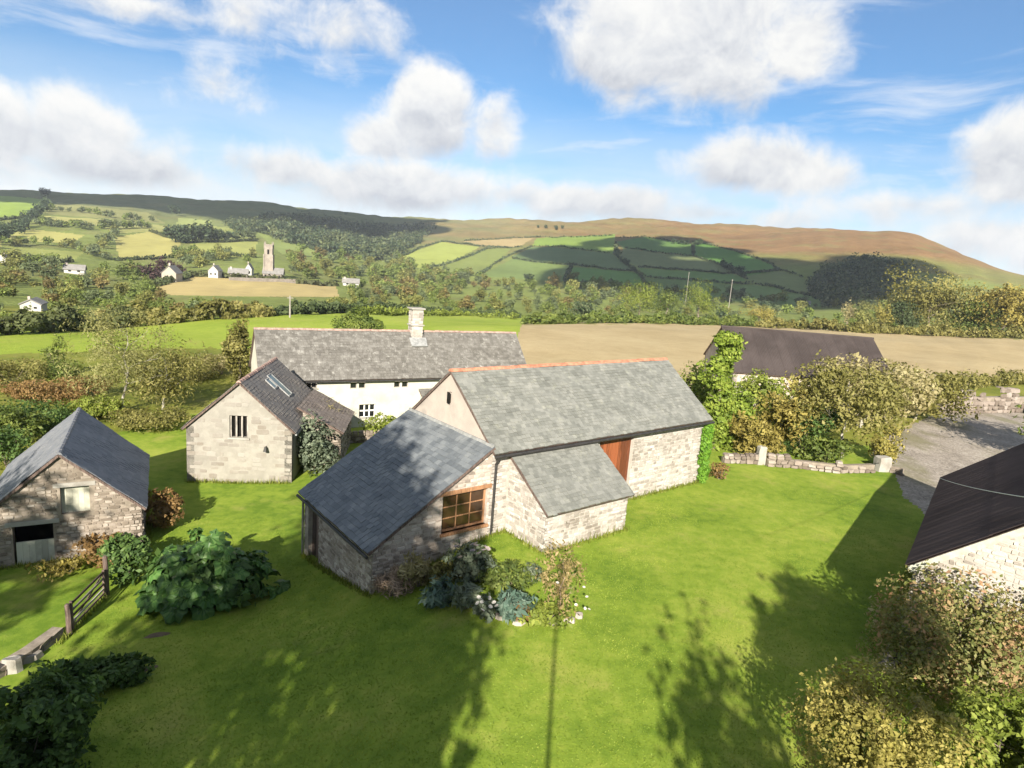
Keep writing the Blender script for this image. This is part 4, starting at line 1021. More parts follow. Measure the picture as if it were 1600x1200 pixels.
def plant(name, px, py, wpx, hpx, mat, label, cat, n=3000, leaf=.12, gap=.35, lob=9, base=.05, trunk=0, tm=None, seed=1, pos=None, dd=None, freq=None, group=None, taper=0., up_=.25, rmin=4., asp=.62, shell=.45, sub=2, crown='foliage'):
    """a shrub or tree standing where photo pixel (px,py) meets the ground, wpx by hpx pixels in the photograph"""
    P = pos if pos is not None else hit(px, py, rmin)
    dep = (np.array(P)-CAM)@fw; k = dep/FPX; w, h = wpx*k, hpx*k
    t = thing(name, P, 0, label, cat, group)
    if trunk: branches(h*.8, trunk, 7, w*.36, seed, sub=sub).build('trunk' if cat == 'tree' else 'stems', tm or bark, t)
    else:
        mb = MB(); g = random.Random(seed)
        for i in range(6):
            an = i*1.05+g.random(); mb.tube([(math.cos(an)*.05, math.sin(an)*.05, -.1), (math.cos(an)*w*.2, math.sin(an)*w*.2, h*.62)], [.035, .012], 4, cap=False)
        mb.build('stems', tm or bark, t)
    leaves(crown, mat, t, lobes(w, h, lob, seed, base, dd, taper), n, leaf, seed, gap=gap, freq=freq or 2.2/max(w, .5), up_=up_, aspect=asp, shell=shell)
    return t
TREE = 'tree'
# --- garden round the barn
iv2 = thing('ivy_covered_tree', hit(1112, 702), 0, 'tall column of bright ivy on a trunk behind the barn end', 'tree')
branches(7.4, .2, 5, .8, 101).build('trunk', bark, iv2)
leaves('foliage', L_ivy, iv2, [(.25*math.sin(z*1.9), .2*math.cos(z*1.3), z, .92+.18*math.sin(z*2.6), .9, .75) for z in np.linspace(.6, 7.5, 13)]+[(-.3, 0, 7.7, .8, .8, .6), (.35, 0, 7.9, .75, .75, .5)], 9000, .12, 101, gap=.2, freq=.9, shell=.6)
plant('ivy_bush', 1140, 690, 62, 84, L_ivy, 'broad ivy mound at the foot of the ivy column', 'bush', 6000, .13, .25, 9, .0, seed=102)
plant('laurel_bush', 1062, 640, 76, 84, L_bright, 'light green bush just behind the barn roof, left of the ivy', 'bush', 3500, .16, .3, 8, .05, seed=103, pos=(14.5, 51.0, zt(14.5, 51.0)))
iv = thing('wall_ivy', (11.62, 36.35, 0), BZ, 'bright green climber up the far corner of the barn', 'climber')
leaves('foliage', leaf_mat('leaf_climber', G((.05, .12, .012), (.12, .25, .025), (.2, .34, .04))), iv, [(0, 0, z, .45, .3, .5) for z in np.linspace(.35, 3.2, 7)], 3500, .09, 104, gap=.2, freq=1.2)
mbv = MB(); mbv.tube([(0, .1, 0), (.05, .12, 1.5), (-.05, .12, 3.2)], [.05, .035, .015], 5); mbv.build('stems', bark, iv)
plant('orange_shrub', 1123, 748, 34, 24, L_rust, 'tiny rust-orange shrub at the barn corner on the lawn edge', 'shrub', 500, .07, .3, 5, .0, seed=105)
plant('autumn_shrub', 1170, 712, 84, 66, L_autumn, 'orange-yellow autumn shrub between ivy and granite post', 'shrub', 3800, .12, .35, 9, .0, seed=106)
plant('rust_shrub', 1215, 706, 86, 92, L_autumn, 'taller bronze shrub behind the low wall beside the dark hollow', 'shrub', 4000, .13, .45, 9, .05, .07, seed=107)
plant('dark_shrub', 1252, 712, 90, 85, L_dark, 'shadowy dark green shrub behind the middle of the low wall', 'shrub', 2500, .12, .3, 7, .0, seed=108)
plant('garden_tree', 1312, 722, 150, 160, L_olive, 'small spreading garden tree with pale forked trunk behind the low wall', TREE, 6500, .12, .75, 12, .34, .13, pale_bark, seed=109, sub=4)
plant('low_shrub', 1285, 724, 80, 44, L_green, 'low bright green plants at the foot of the forked tree', 'shrub', 1500, .12, .3, 6, .0, seed=110)
plant('gold_shrub', 1378, 726, 60, 66, L_gold, 'small golden shrub beside the stout gatepost at the wall end', 'shrub', 1500, .11, .4, 6, .0, seed=111)
plant('hawthorn_tree', 1345, 668, 160, 118, L_straw, 'pale straw-green hawthorn in front of the brown roof', TREE, 6000, .16, .65, 11, .15, .14, pale_bark, seed=112, sub=3)
plant('hawthorn_bush', 1430, 655, 150, 82, L_olive, 'wide olive thorn bush at the driveway bend', 'bush', 5000, .17, .55, 10, .05, .1, pale_bark, seed=113)
plant('thorn_bush', 1260, 640, 120, 60, L_gold, 'yellowish thorn bush against the brown-roofed barn wall', 'bush', 3500, .16, .5, 8, .02, seed=114)
plant('apple_tree', 1195, 660, 80, 78, L_bright, 'light green round bush under the brown roof, right of the ivy', 'bush', 3000, .15, .35, 8, .05, seed=115)
# --- flower bed in the angle of the barn
plant('dry_climber', 612, 930, 62, 44, twig, 'dry brown twiggy climber at the foot of the extension wall', 'climber', 900, .16, .5, 5, .0, seed=121, asp=.12)
plant('dry_climber', 655, 915, 62, 50, L_straw, 'straw-coloured climber against the extension wall, left of the hydrangea', 'climber', 1100, .12, .5, 5, .0, seed=122, asp=.3)
def flowers(t, mat, pts, r, name='flower_head'):
    mb = MB(); me = None
    for k in range(7): 
        an = k*.9; mb.poly([(0, 0, 0), (math.cos(an)*r, math.sin(an)*r, r*.25), (math.cos(an+.45)*r*1.15, math.sin(an+.45)*r*1.15, r*.35), (math.cos(an+.9)*r, math.sin(an+.9)*r, r*.25)])
    mb.poly([(math.cos(k)*r*.5, math.sin(k)*r*.5, r*.5) for k in range(6)]); me = mb.mesh(name, mat)
    for p in pts:
        o = ob(name, me, t); o.location = p; o.rotation_euler = (random.uniform(-.2, 1.0), random.uniform(-.5, .5), random.uniform(0, 6))
def top_pts(w, h, n, seed, lo=.55):
    g = random.Random(seed); R = []
    for i in range(n):
        an = g.uniform(0, 6.28); f = math.sqrt(g.random()); R.append((math.cos(an)*w*.42*f, math.sin(an)*w*.42*f-.1, h*(lo+(1-lo)*math.sqrt(1-f*f*.9))))
    return R
t = plant('hydrangea', 735, 905, 78, 66, L_grey, 'hydrangea with faded pale heads below the barn window', 'shrub', 1800, .10, .3, 7, .0, seed=123); flowers(t, flower_pink, top_pts(1.9, 1.5, 12, 1), .10)
plant('cardoon', 690, 942, 62, 44, L_blue, 'blue-green leafy clump at the left end of the bed', 'plant', 700, .17, .3, 5, .0, seed=124, asp=.35, up_=.6)
plant('iris_clump', 726, 950, 58, 38, L_grey, 'grey-green clump in the middle of the bed front', 'plant', 650, .15, .3, 5, .0, seed=125, asp=.3, up_=.6)
plant('sage_clump', 797, 962, 62, 46, L_blue, 'blue-green rounded clump at the right front of the bed', 'plant', 800, .14, .25, 5, .0, seed=126, asp=.4)
t = plant('sedum', 757, 962, 42, 32, L_grey, 'low clump with pale pink heads between two blue-green clumps', 'plant', 450, .10, .3, 5, .0, seed=127); flowers(t, flower_white, top_pts(1.0, .72, 9, 2), .07)
plant('lavender', 833, 908, 40, 32, L_grey, 'small grey lavender tuft beside the rose', 'plant', 600, .09, .2, 5, .0, seed=128, asp=.2, up_=.5)
plant('brown_fern', 808, 968, 40, 26, L_rust, 'brown withered clump behind the edging stones', 'plant', 400, .12, .3, 4, .0, seed=129, asp=.3)
t = plant('rose_bush', 872, 962, 76, 120, leaf_mat('leaf_rose', G((.10, .085, .03), (.21, .17, .065), (.34, .25, .12))), 'airy rose bush with brown-gold leaves and a few white blooms', 'shrub', 1100, .055, 1.2, 12, .05, .03, twig, seed=130, sub=4); flowers(t, flower_white, [(.75, -.3, 1.3), (.9, -.2, .9), (.85, -.35, .55), (1.0, -.3, .5), (-.2, -.7, 1.6), (.5, -.6, .8)], .05, 'rose')
plant('bed_grass', 700, 905, 60, 30, L_olive, 'mossy olive ground plants by the extension wall', 'plant', 900, .08, .2, 5, .0, seed=131)
plant('bed_grass', 790, 915, 90, 26, L_green, 'low green cushion plants in the middle of the bed', 'plant', 1300, .08, .2, 6, .0, seed=132)
plant('bed_grass', 850, 968, 80, 22, L_bright, 'yellow-green cushion under the rose bush', 'plant', 900, .08, .2, 5, .0, seed=133)
# --- left garden
def gunnera():
    P = hit(322, 930); t = thing('broad_leaved_shrub', P, 0, 'big dark green shrub of huge rounded leaves in front of the stable', 'shrub')
    vs = []
    for v in range(5):
        g = random.Random(v+5); mb = MB(); n = 18; rim = []
        for j in range(n):
            an = -2.75+5.5*j/(n-1); rr = .5*(1+.16*math.sin(j*2.1+v)+.10*(j % 2))*(1.0-.12*abs(an)/2.75); rim.append((math.cos(an)*rr+.12, math.sin(an)*rr, -.10*rr-.16*(rr**2)+.05*math.sin(an*4+v)))
        mids = [(x*.5+.06, y*.5, .05+.02*math.sin(j*1.7)) for j, (x, y, z) in enumerate(rim)]
        for j in range(n-1):
            mb.poly([(0, 0, 0), mids[j], mids[j+1]], .35+.3*(j % 2)); mb.poly([mids[j], rim[j], rim[j+1], mids[j+1]], .35+.4*g.random())
        vs.append(mb.mesh('leaf', L_gunnera))
    g = random.Random(77); st = MB(); W, H = 2.6, 2.55
    for i in range(260):
        an = g.uniform(0, 6.283); f = math.sqrt(g.random()); lump = 1+.14*math.sin(an*3+1)+.08*math.sin(an*7)
        x, y = math.cos(an)*W*f*lump, math.sin(an)*W*.72*f*lump
        z = H*math.sqrt(max(.06, 1-f*f))*g.uniform(.60, 1.05)*(1+.22*math.sin(x*2.3)*math.cos(y*2.7))
        z = max(z, .22)
        o = ob('leaf', g.choice(vs), t); o.location = (x, y, z); s = g.uniform(.42, .98); o.scale = (s, s, s)
        tilt = g.uniform(.2, 1.25)*(.45+.7*f)
        o.rotation_euler = (Matrix.Rotation(an+g.uniform(-.6, .6), 4, 'Z') @ Matrix.Rotation(tilt, 4, 'Y') @ Matrix.Rotation(g.uniform(-.5, .5), 4, 'X')).to_euler()
        if i % 3 == 0: st.tube([(x*.25, y*.25, -.1), (x*.7, y*.7, z*.6), (x, y, z)], [.05, .04, .03], 4, cap=False)
    st.build('stems', L_green, t)
    leaves('under_foliage', L_dark, t, [(0, 0, .9, W*.85, W*.6, .95)], 2600, .2, 78, gap=.1, freq=1.)
gunnera()
plant('dark_laurel', 40, 1208, 165, 135, L_dark, 'large glossy dark shrub filling the lower left corner', 'shrub', 10000, .10, .3, 16, .0, seed=142)
plant('dark_laurel', 100, 1090, 70, 48, L_dark, 'smaller dark shrub behind the corner shrub along the old wall', 'shrub', 3000, .12, .35, 8, .0, seed=143)
plant('dark_laurel', 185, 1062, 95, 30, L_dark, 'low dark shrub running out over the lawn, lower left', 'shrub', 1800, .12, .5, 7, .0, seed=144)
plant('nettle_clump', 200, 905, 70, 75, L_dark, 'dark nettle clump between the gate and the broad-leaved shrub', 'plant', 2200, .11, .3, 7, .0, seed=145)
plant('rust_shrub', 258, 822, 56, 62, L_rust, 'reddish shrub against the right side of the stable', 'shrub', 1600, .10, .35, 7, .0, seed=146)
plant('bramble', 170, 880, 90, 46, L_rust, 'brown bramble tangle along the foot of the stable wall', 'shrub', 1300, .09, .55, 6, .0, seed=147)
plant('bramble', 105, 893, 75, 24, L_autumn, 'rusty weeds along the stable wall right of the half door', 'plant', 800, .08, .45, 5, .0, seed=148)
plant('cottage_shrub', 488, 736, 84, 98, L_grey, 'grey-green shrub filling the corner beside the cottage lean-to', 'shrub', 2600, .12, .3, 8, .0, seed=149)
plant('grass_plume', 508, 700, 66, 84, L_straw, 'tall straw-coloured plumes against the cottage lean-to wall', 'shrub', 1500, .16, .4, 6, .0, seed=150, asp=.15, up_=.2)
plant('conifer', 372, 596, 62, 98, L_olive, 'narrow olive-green conifer left of the farmhouse gable', TREE, 4500, .16, .2, 12, .0, .12, seed=151, taper=.75)
plant('willow_tree', 192, 642, 165, 160, leaf_mat('leaf_willow', G((.085, .09, .03), (.19, .19, .065), (.32, .30, .12))), 'airy pale willow in the rough garden behind the stable', TREE, 9000, .12, .7, 17, .12, .12, pale_bark, seed=152, asp=.3, sub=4)
plant('willow_tree', 255, 640, 110, 105, L_olive, 'smaller olive willow to the right of the pale willow', TREE, 3500, .15, .8, 9, .05, .1, pale_bark, seed=153, asp=.35)
for i, (a, b_, w_, h_, m_, lab) in enumerate([(300, 592, 90, 40, L_olive, 'olive hedge shrub midway between willow and conifer'), (345, 585, 60, 36, L_straw, 'pale hedge shrub just left of the conifer'),
        (60, 628, 130, 36, L_rust, 'wide patch of orange bracken left of the pale willow'), (130, 618, 70, 30, L_rust, 'small orange bracken patch at the willow foot'), (85, 588, 40, 60, L_green, 'slim dark shrub standing alone above the bracken'), (105, 600, 50, 40, L_green, 'round green shrub right of the slim dark shrub'),
        (20, 600, 120, 40, L_olive, 'broad olive thicket at the left edge above the bracken'), (65, 668, 110, 42, L_dark, 'dark green bush behind the stable ridge, left'), (10, 690, 90, 60, L_green, 'green bush at the left edge behind the stable'), (12, 730, 70, 70, L_dark, 'dark bush at the left edge beside the stable roof'),
        (150, 655, 90, 40, L_bright, 'yellow-green bush behind the stable ridge'), (230, 670, 110, 30, L_olive, 'low olive scrub right of the stable ridge')]):
    plant('bush', a, b_, w_, h_, m_, lab, 'bush', 2400 if w_ < 80 else 4200, .10, .45, 10, .0, seed=160+i, rmin=28)
plant('topiary', 555, 545, 76, 66, L_green, 'rounded clipped green bush rising behind the farmhouse ridge', 'bush', 7000, .15, .0, 1, .05, seed=180, rmin=66, shell=.75)
plant('house_shrub', 590, 690, 70, 40, L_bright, 'yellow-green shrub below the farmhouse ground-floor window', 'shrub', 1500, .12, .3, 6, .0, seed=181, pos=(-10.2, 49.6, zt(-10.2, 49.6)))
# --- lower right
plant('golden_bush', 1350, 1300, 222, 196, L_gold, 'golden-leaved bush at the bottom edge, right of the lawn', 'bush', 17000, .05, .6, 26, .0, .06, seed=191, pos=(9.15, 13.3, 0), up_=.5, sub=5)
plant('cotoneaster', 1500, 1085, 225, 185, L_pinkgreen, 'big mottled green and pinkish bush in front of the stone shed gable', 'bush', 17000, .062, .4, 24, .0, .07, seed=192, pos=(14.2, 18.0, 0))
plant('yellow_green_bush', 1550, 1250, 180, 120, L_bright, 'yellow-green bush in the bottom right corner', 'bush', 8000, .075, .4, 14, .0, .05, seed=193, pos=(13.2, 14.6, 0))
plant('dark_bush', 1600, 1080, 150, 190, L_green, 'dark green bush at the right edge under the shed gable', 'bush', 6000, .09, .35, 12, .0, .05, seed=194, pos=(17.6, 17.0, 0))
plant('bare_shrub', 1398, 1030, 60, 110, L_straw, 'sparse twiggy shrub at the shed corner', 'shrub', 700, .06, 1.0, 7, .0, .03, pale_bark, seed=195, pos=(13.0, 19.4, 0), sub=5)

# ------------------------------------------------------------------ trees behind the viewpoint (their shade falls on the lawn)
def shade_tree(x, y, h, w, seed, n, leaf, gap, label, base=.28, off=None):
    t = thing('broadleaf_tree', (x, y, zt(x, y)), 0, label, 'tree')
    branches(h*.85, h*.022, 12, w*.4, seed, sub=3).build('trunk', bark, t)
    leaves('crown', L_green, t, lobes(w, h, 20, seed, base), n, leaf, seed, gap=gap, freq=1.5/w*2.2, shell=.2)
shade_tree(-9.9, -6.5, 26.5, 10.5, 201, 12000, .27, .8, 'tall broadleaf tree behind the viewpoint, left of centre', .48)
shade_tree(-4.7, -5.0, 17.0, 5.8, 202, 6500, .24, 1.0, 'broadleaf tree behind the viewpoint, nearest its left')
shade_tree(-12.4, -4.5, 16.5, 10.0, 203, 8500, .26, 1.15, 'wide broadleaf tree behind the viewpoint, far left')
shade_tree(-24.5, -2.5, 18.5, 8.0, 204, 6000, .26, 1.3, 'thin broadleaf tree behind the viewpoint, farthest left')
shade_tree(4.9, -4.0, 12.4, 3.6, 205, 4200, .2, .35, 'slim broadleaf tree behind the viewpoint, right of centre', .1)
shade_tree(8.2, -4.0, 12.9, 2.8, 206, 1500, .2, .3, 'bare-stemmed broadleaf tree behind the viewpoint, farther right', .86)
shade_tree(9.9, -3.0, 13.6, 3.0, 207, 1500, .2, .3, 'tall bare-stemmed broadleaf tree behind the viewpoint, farthest right', .82)
shade_tree(43.0, 45.0, 9.5, 9.0, 208, 6000, .2, .3, 'round broadleaf tree added out of view past the right edge to shade the driveway', .15)  # unseen tree, put in only to cast shade on the back of the driveway

# ------------------------------------------------------------------ lawn grass blades
def lawn_blades():
    g = np.random.default_rng(5); N = 330000
    r = np.sqrt(g.uniform(11.5**2, 46**2, N)); a = np.radians(g.uniform(-46, 44, N))
    x, y = r*np.sin(a), r*np.cos(a)
    keep = inpoly(x, y, [(-15.5, 14), (14, 10), (13.4, 20.2), (21.5, 31), (26, 41), (17, 41), (12, 36), (-.4, 26.3), (-5.2, 22.6), (-10.2, 29), (-12, 33), (-20, 33), (-15.5, 24)])
    keep &= g.random(N) < np.interp(r, [20, 46], [1, .12])
    x, y = x[keep], y[keep]; n = len(x)
    # bilinear height
    ai = np.interp(np.degrees(np.arctan2(x, y)), AZD, np.arange(len(AZD))); ri = np.interp(np.hypot(x, y), RAD, np.arange(len(RAD)))
    i0 = np.clip(ai.astype(int), 0, len(AZD)-2); j0 = np.clip(ri.astype(int), 0, len(RAD)-2); u = ai-i0; v = ri-j0
    z = (HZ[i0, j0]*(1-u)+HZ[i0+1, j0]*u)*(1-v)+(HZ[i0, j0+1]*(1-u)+HZ[i0+1, j0+1]*u)*v
    P = np.stack([x, y, z-.005], -1); an = g.uniform(0, 6.28, n); w = g.uniform(.012, .028, n); h = g.uniform(.02, .048, n)
    d = np.stack([np.cos(an)*w, np.sin(an)*w, 0*w], -1); tip = np.stack([g.normal(size=n)*.03, g.normal(size=n)*.03, h], -1)
    V = np.stack([P-d, P+d, P+tip], 1).reshape(-1, 3); F = np.arange(n*3).reshape(n, 3)
    lv = np.clip(.5+.22*SinNoise(31, 3)(P/4.)+g.normal(size=n)*.09, 0, 1)
    o = ob('grass', np_mesh('grass', V, F, lv, leaf_mat('leaf_grass', G((.12, .18, .016), (.185, .255, .029), (.27, .315, .05)), .3)))
    o['kind'] = 'stuff'; o['label'] = 'short mown grass covering the lawn'; o['category'] = 'grass'
lawn_blades()
def edge_grass():
    g = np.random.default_rng(6); c_, s_ = math.cos(BZ), math.sin(BZ)
    bl = lambda x, y: (bx0+x*c_-y*s_, by0+x*s_+y*c_)
    segs = [(bl(0, -.12), bl(PU0, -.12)), (bl(PU0-.1, -.1), bl(PU0-.1, -PD-.1)), (bl(PU0, -PD-.12), bl(PU1, -PD-.12)), (bl(PU1+.1, -PD), bl(PU1+.1, -.1)), (bl(PU1, -.12), bl(BL, -.12)), (bl(-XL-.1, -.1), bl(-XL-.1, BW)), (bl(-XL, -.12), bl(-.1, -.12)),
            ((-19.75, 37.8), (-13.5, 38.6)), ((-22.4, 25.5), (-17.0, 28.5)), ((13.6, 20.5), (21.6, 31.1)), (tuple(W_(1196, 728)), tuple(W_(1362, 738))), ((-15.8, 21.0), (-16.2, 24.5)), ((-16.9, 28.6), (-20.9, 35.8))]
    VS = []; LV = []
    for a, b_ in segs:
        a = np.array(a); b_ = np.array(b_); L = np.linalg.norm(b_-a); n = int(L*130)
        P = a+(b_-a)*g.random((n, 1))+g.normal(size=(n, 2))*.09; z = np.array([zt(x, y) for x, y in P])
        an = g.uniform(0, 6.28, n); w = g.uniform(.012, .03, n); h = g.gamma(4, .045, n)
        B0 = np.stack([P[:, 0], P[:, 1], z-.02], -1); d = np.stack([np.cos(an)*w, np.sin(an)*w, 0*w], -1); tip = np.stack([g.normal(size=n)*.07, g.normal(size=n)*.07, h], -1)
        VS.append(np.stack([B0-d, B0+d, B0+tip], 1).reshape(-1, 3)); LV.append(np.clip(.45+g.normal(size=n)*.22, 0, 1))
    V = np.vstack(VS); F = np.arange(len(V)).reshape(-1, 3)
    o = ob('edge_grass', np_mesh('edge_grass', V, F, np.concatenate(LV), leaf_mat('leaf_edge_grass', G((.09, .12, .014), (.18, .215, .03), (.33, .31, .09)), .3)))
    o['kind'] = 'stuff'; o['label'] = 'longer unmown grass along the foot of walls'; o['category'] = 'grass'
W_ = lambda px, py: hit(px, py)[:2]
edge_grass()
# ------------------------------------------------------------------ garden walls, gate, posts, small things
def dry_wall(name, pts, h, th, label, seed, sw=(.25, .6), sh=(.16, .30), cap=True, cat='wall', mats=None):
    """dry stone wall along world points: every face stone is its own piece on an earth core"""
    P0 = pts[0]; t = thing(name, (P0[0], P0[1], zt(P0[0], P0[1])), 0, label, cat); g = random.Random(seed); core = MB(); cnt = 0; extra = MB()
    z0 = zt(P0[0], P0[1])
    for (a, b_) in zip(pts, pts[1:]):
        a = np.array(a); b_ = np.array(b_); L = np.linalg.norm(b_-a); d = (b_-a)/L; n = np.array([d[1], -d[0]])
        if n@((a+b_)/2) > 0: n = -n
        rz = math.atan2(d[1], d[0]); m = (a+b_)/2
        zc = (zt(a[0], a[1])+zt(b_[0], b_[1]))/2-z0
        core.box((m[0]-P0[0], m[1]-P0[1], zc+h*.38-.1), (L/2, th/2-.09, h*.38+.1), rz=rz)
        z = 0.
        while z < h:
            hh = g.uniform(*sh); x = 0.
            top = z+hh >= h
            while x < L:
                w = g.uniform(*sw); c = a+d*(x+w/2); hz = hh*g.uniform(.8, 1.2)
                if z+hz*.4 < h*(.8+.28*SinNoise(seed, 2)(np.array([c[0], c[1], 0])*.35)) or z < h*.4:
                    o = bpy.data.objects.new('stone', g.choice(mats or SVD)); link(o, t)
                    q = c+n*(th/2-.06)-np.array(P0[:2])
                    o.matrix_local = Matrix.Translation((q[0], q[1], zt(c[0], c[1])-z0+z+hz/2)) @ Matrix.Rotation(rz, 4, 'Z') @ Matrix.Rotation(g.uniform(-.12, .12), 4, 'Y') @ Matrix.Diagonal((w*.98, g.uniform(.09, .17), hz*.98, 1))
                    cnt += 1
                    if top and cap:
                        cpn = bpy.data.objects.new('capstone', g.choice(mats or SVD)); link(cpn, t); q2 = c-np.array(P0[:2])
                        cpn.matrix_local = Matrix.Translation((q2[0], q2[1], zt(c[0], c[1])-z0+z+hz*.8)) @ Matrix.Rotation(rz+g.uniform(-.2, .2), 4, 'Z') @ Matrix.Rotation(-math.pi/2, 4, 'X') @ Matrix.Diagonal((w*.95, .14, th*.9, 1))
                x += w
            z += hh
    core.build('core', mortar_brown, t)
    return t
W = lambda px, py: hit(px, py)[:2]
dry_wall('dry_stone_wall', [W(1196, 727), W(1250, 731), W(1310, 738), W(1362, 737)], .68, .5, 'low dry stone wall between the two granite posts', 301)
dry_wall('dry_stone_wall', [W(1128, 722), W(1176, 724)], .5, .45, 'short low stone wall left of the slim granite post', 302)
dry_wall('dry_stone_wall', [W(1462, 646), W(1520, 645), W(1570, 644), W(1625, 644)], 2.3, .7, 'tall rough stone wall at the back of the driveway', 303, (.5, 1.2), (.35, .6))
dry_wall('dry_stone_wall', [W(1392, 737), W(1410, 742)], .55, .5, 'stub of broken wall right of the stout granite post', 304)
dry_wall('dry_stone_wall', [(-16.2, 21.6), (-16.3, 20.2), (-16.6, 18.9), (-17.0, 17.5)], .45, .6, 'old low stone wall running from the gate to the left edge', 305, mats=SVB)
dry_wall('dry_stone_wall', [W(535, 692), W(575, 690), W(605, 683)], .7, .5, 'low garden wall in front of the farmhouse', 306)
def granite_post(px, py, w, d, h, label, seed):
    P = hit(px, py); t = thing('granite_post', P, .2, label, 'post'); g = random.Random(seed); mb = MB()
    rings = []
    for i, z in enumerate((-.2, .1, h*.4, h*.75, h*.93, h)):
        k = 1-.12*i/5; k = k*(.8 if i == 5 else 1)
        rings.append([((sx*w/2+g.uniform(-.03, .03))*k, (sy*d/2+g.uniform(-.03, .03))*k, z+g.uniform(-.03, .03)) for sx, sy in ((-1, -1), (0, -1.06), (1, -1), (1.06, 0), (1, 1), (0, 1.05), (-1, 1), (-1.05, 0))])
    for a, b_ in zip(rings, rings[1:]):
        for j in range(8): mb.poly([a[j], a[(j+1) % 8], b_[(j+1) % 8], b_[j]])
    mb.poly(rings[-1]); mb.build('shaft', granite, t)
    hb = MB(); hb.tube([(-w*.5, -d*.3, h*.6), (-w*.5-.12, -d*.3, h*.6)], .025, 6); hb.build('gate_hook', black_metal, t)
granite_post(1187, 725, .55, .45, 1.25, 'slim pale granite gatepost near the barn ivy', 1)
granite_post(1377, 735, .95, .7, .98, 'stout squat granite gatepost by the driveway', 2)
# wooden field gate
def gate():
    a = np.array([-15.9, 21.9]); b_ = np.array([-16.25, 24.45]); d = (b_-a); L = np.linalg.norm(d); rz = math.atan2(d[1], d[0])
    z = zt(*a); t = thing('field_gate', (a[0], a[1], z), rz, 'dark weathered five-bar wooden gate in front of the stable', 'gate')
    for i, zz in enumerate((.18, .38, .60, .84, 1.12)):
        mb = MB(); mb.beam((0, 0, zz), (L-.05, 0, zz+.03), .045, .085, random.random()); mb.build('bar', wood_grey if i % 2 else wood_dark, t)
    for x in (.04, L-.09): mb = MB(); mb.beam((x, 0, .08), (x, 0, 1.24), .07, .09); mb.build('stile', wood_dark, t)
    mb = MB(); mb.beam((.06, .035, .2), (L-.1, .035, 1.08), .03, .07); mb.build('brace', wood_dark, t)
    for k, (x, hh, lab) in enumerate(((-.18, 1.25, 'short wooden gatepost at the near end of the gate'), (L+.12, 1.75, 'tall dark wooden gatepost at the stable end of the gate'))):
        q = a+d/L*x; p = thing('wooden_post', (q[0], q[1], zt(*q)), rz, lab, 'post'); mb = MB(); mb.tube([(0, 0, -.2), (.01, 0, hh*.6), (0, .02, hh-.05), (0, .02, hh)], [.1, .095, .09, .05], 8); mb.build('shaft', wood_dark, p)
        hm = MB(); hm.beam((0, 0, hh*.55), (.16*(1 if k == 0 else -1), 0, hh*.55), .03); hm.build('hinge', black_metal, p)
gate()
# slabs lying by the old wall, timber stack, edging stones
def slab(px, py, w, d, h, mat, label, name='stone_slab', cat='stone', rz=0., seed=1, z=None):
    P = hit(px, py); g = random.Random(seed); mb = MB()
    pts = [(math.cos(a)*w/2*g.uniform(.8, 1.1), math.sin(a)*d/2*g.uniform(.8, 1.1)) for a in np.linspace(0, 6.28, 8)[:-1]]
    top = [(x*.85, y*.85, h*g.uniform(.85, 1.1)) for x, y in pts]; bot = [(x, y, -.05) for x, y in pts]
    mb.poly(top)
    for i in range(7): mb.poly([bot[i], bot[(i+1) % 7], top[(i+1) % 7], top[i]])
    o = mb.build(name, mat); o.location = P; o.rotation_euler = (0, 0, rz); return tag(o, label, cat, None)
for i, (px, py, w, d, lab) in enumerate([(782, 966, .5, .4, 'first edging stone at the left of the flower bed front'), (812, 974, .7, .45, 'brown edging stone left of the pair under the rose'), (838, 970, .55, .4, 'pale edging stone below the brown withered clump'), (862, 974, .75, .5, 'largest pale flat edging stone below the rose'), (888, 970, .6, .45, 'pinkish edging stone right of the largest one'), (905, 964, .4, .35, 'last small edging stone at the right of the bed')]):
    slab(px, py, w*.85, d*.85, .13, stone_mid, lab, 'edging_stone', 'stone', i*.7, i)
slab(42, 1030, 1.2, .7, .22, granite, 'flat grey slab lying on the old wall, left edge', rz=.6, seed=8)
slab(20, 1048, .7, .5, .5, granite, 'pale rounded stone below the grey slab, left edge', rz=.2, seed=9)
tb = thing('timber_stack', (13.15, 18.9, 0), R_(40), 'untidy stack of weathered boards at the shed corner', 'timber')
for i in range(9):
    mb = MB(); L = random.uniform(.9, 1.6); mb.beam((-L/2, (i % 3)*.18, .1+.12*(i//3)), (L/2, (i % 3)*.18+random.uniform(-.1, .1), .12+.12*(i//3)+random.uniform(-.02, .12)), .14, .05, random.random()); mb.build('board', wood_grey, tb)
# mole hill of bare soil on the lawn
def soil_patch(px, py, w, d, rz, lab):
    P = hit(px, py); mb = MB(); g = random.Random(int(px)); n = 12
    ring = [(math.cos(a)*w/2*g.uniform(.7, 1.1), math.sin(a)*d/2*g.uniform(.7, 1.1)) for a in np.linspace(0, 2*math.pi, n, False)]
    for j in range(n):
        a, b_ = ring[j], ring[(j+1) % n]; mb.poly([(a[0], a[1], -.03), (b_[0], b_[1], -.03), (b_[0]*.5, b_[1]*.5, .05), (a[0]*.5, a[1]*.5, .05)]); mb.poly([(0, 0, .07), (a[0]*.5, a[1]*.5, .05), (b_[0]*.5, b_[1]*.5, .05)])
    o = mb.build('soil_heap', M_soil); o.location = P; o.rotation_euler = (0, 0, rz); tag(o, lab, 'soil')
soil_patch(248, 992, 1.2, .45, .3, 'small heap of bare brown soil on the lawn, lower left')
soil_patch(225, 1046, 1.3, .5, .5, 'bare soil beside the low dark shrub on the lawn')
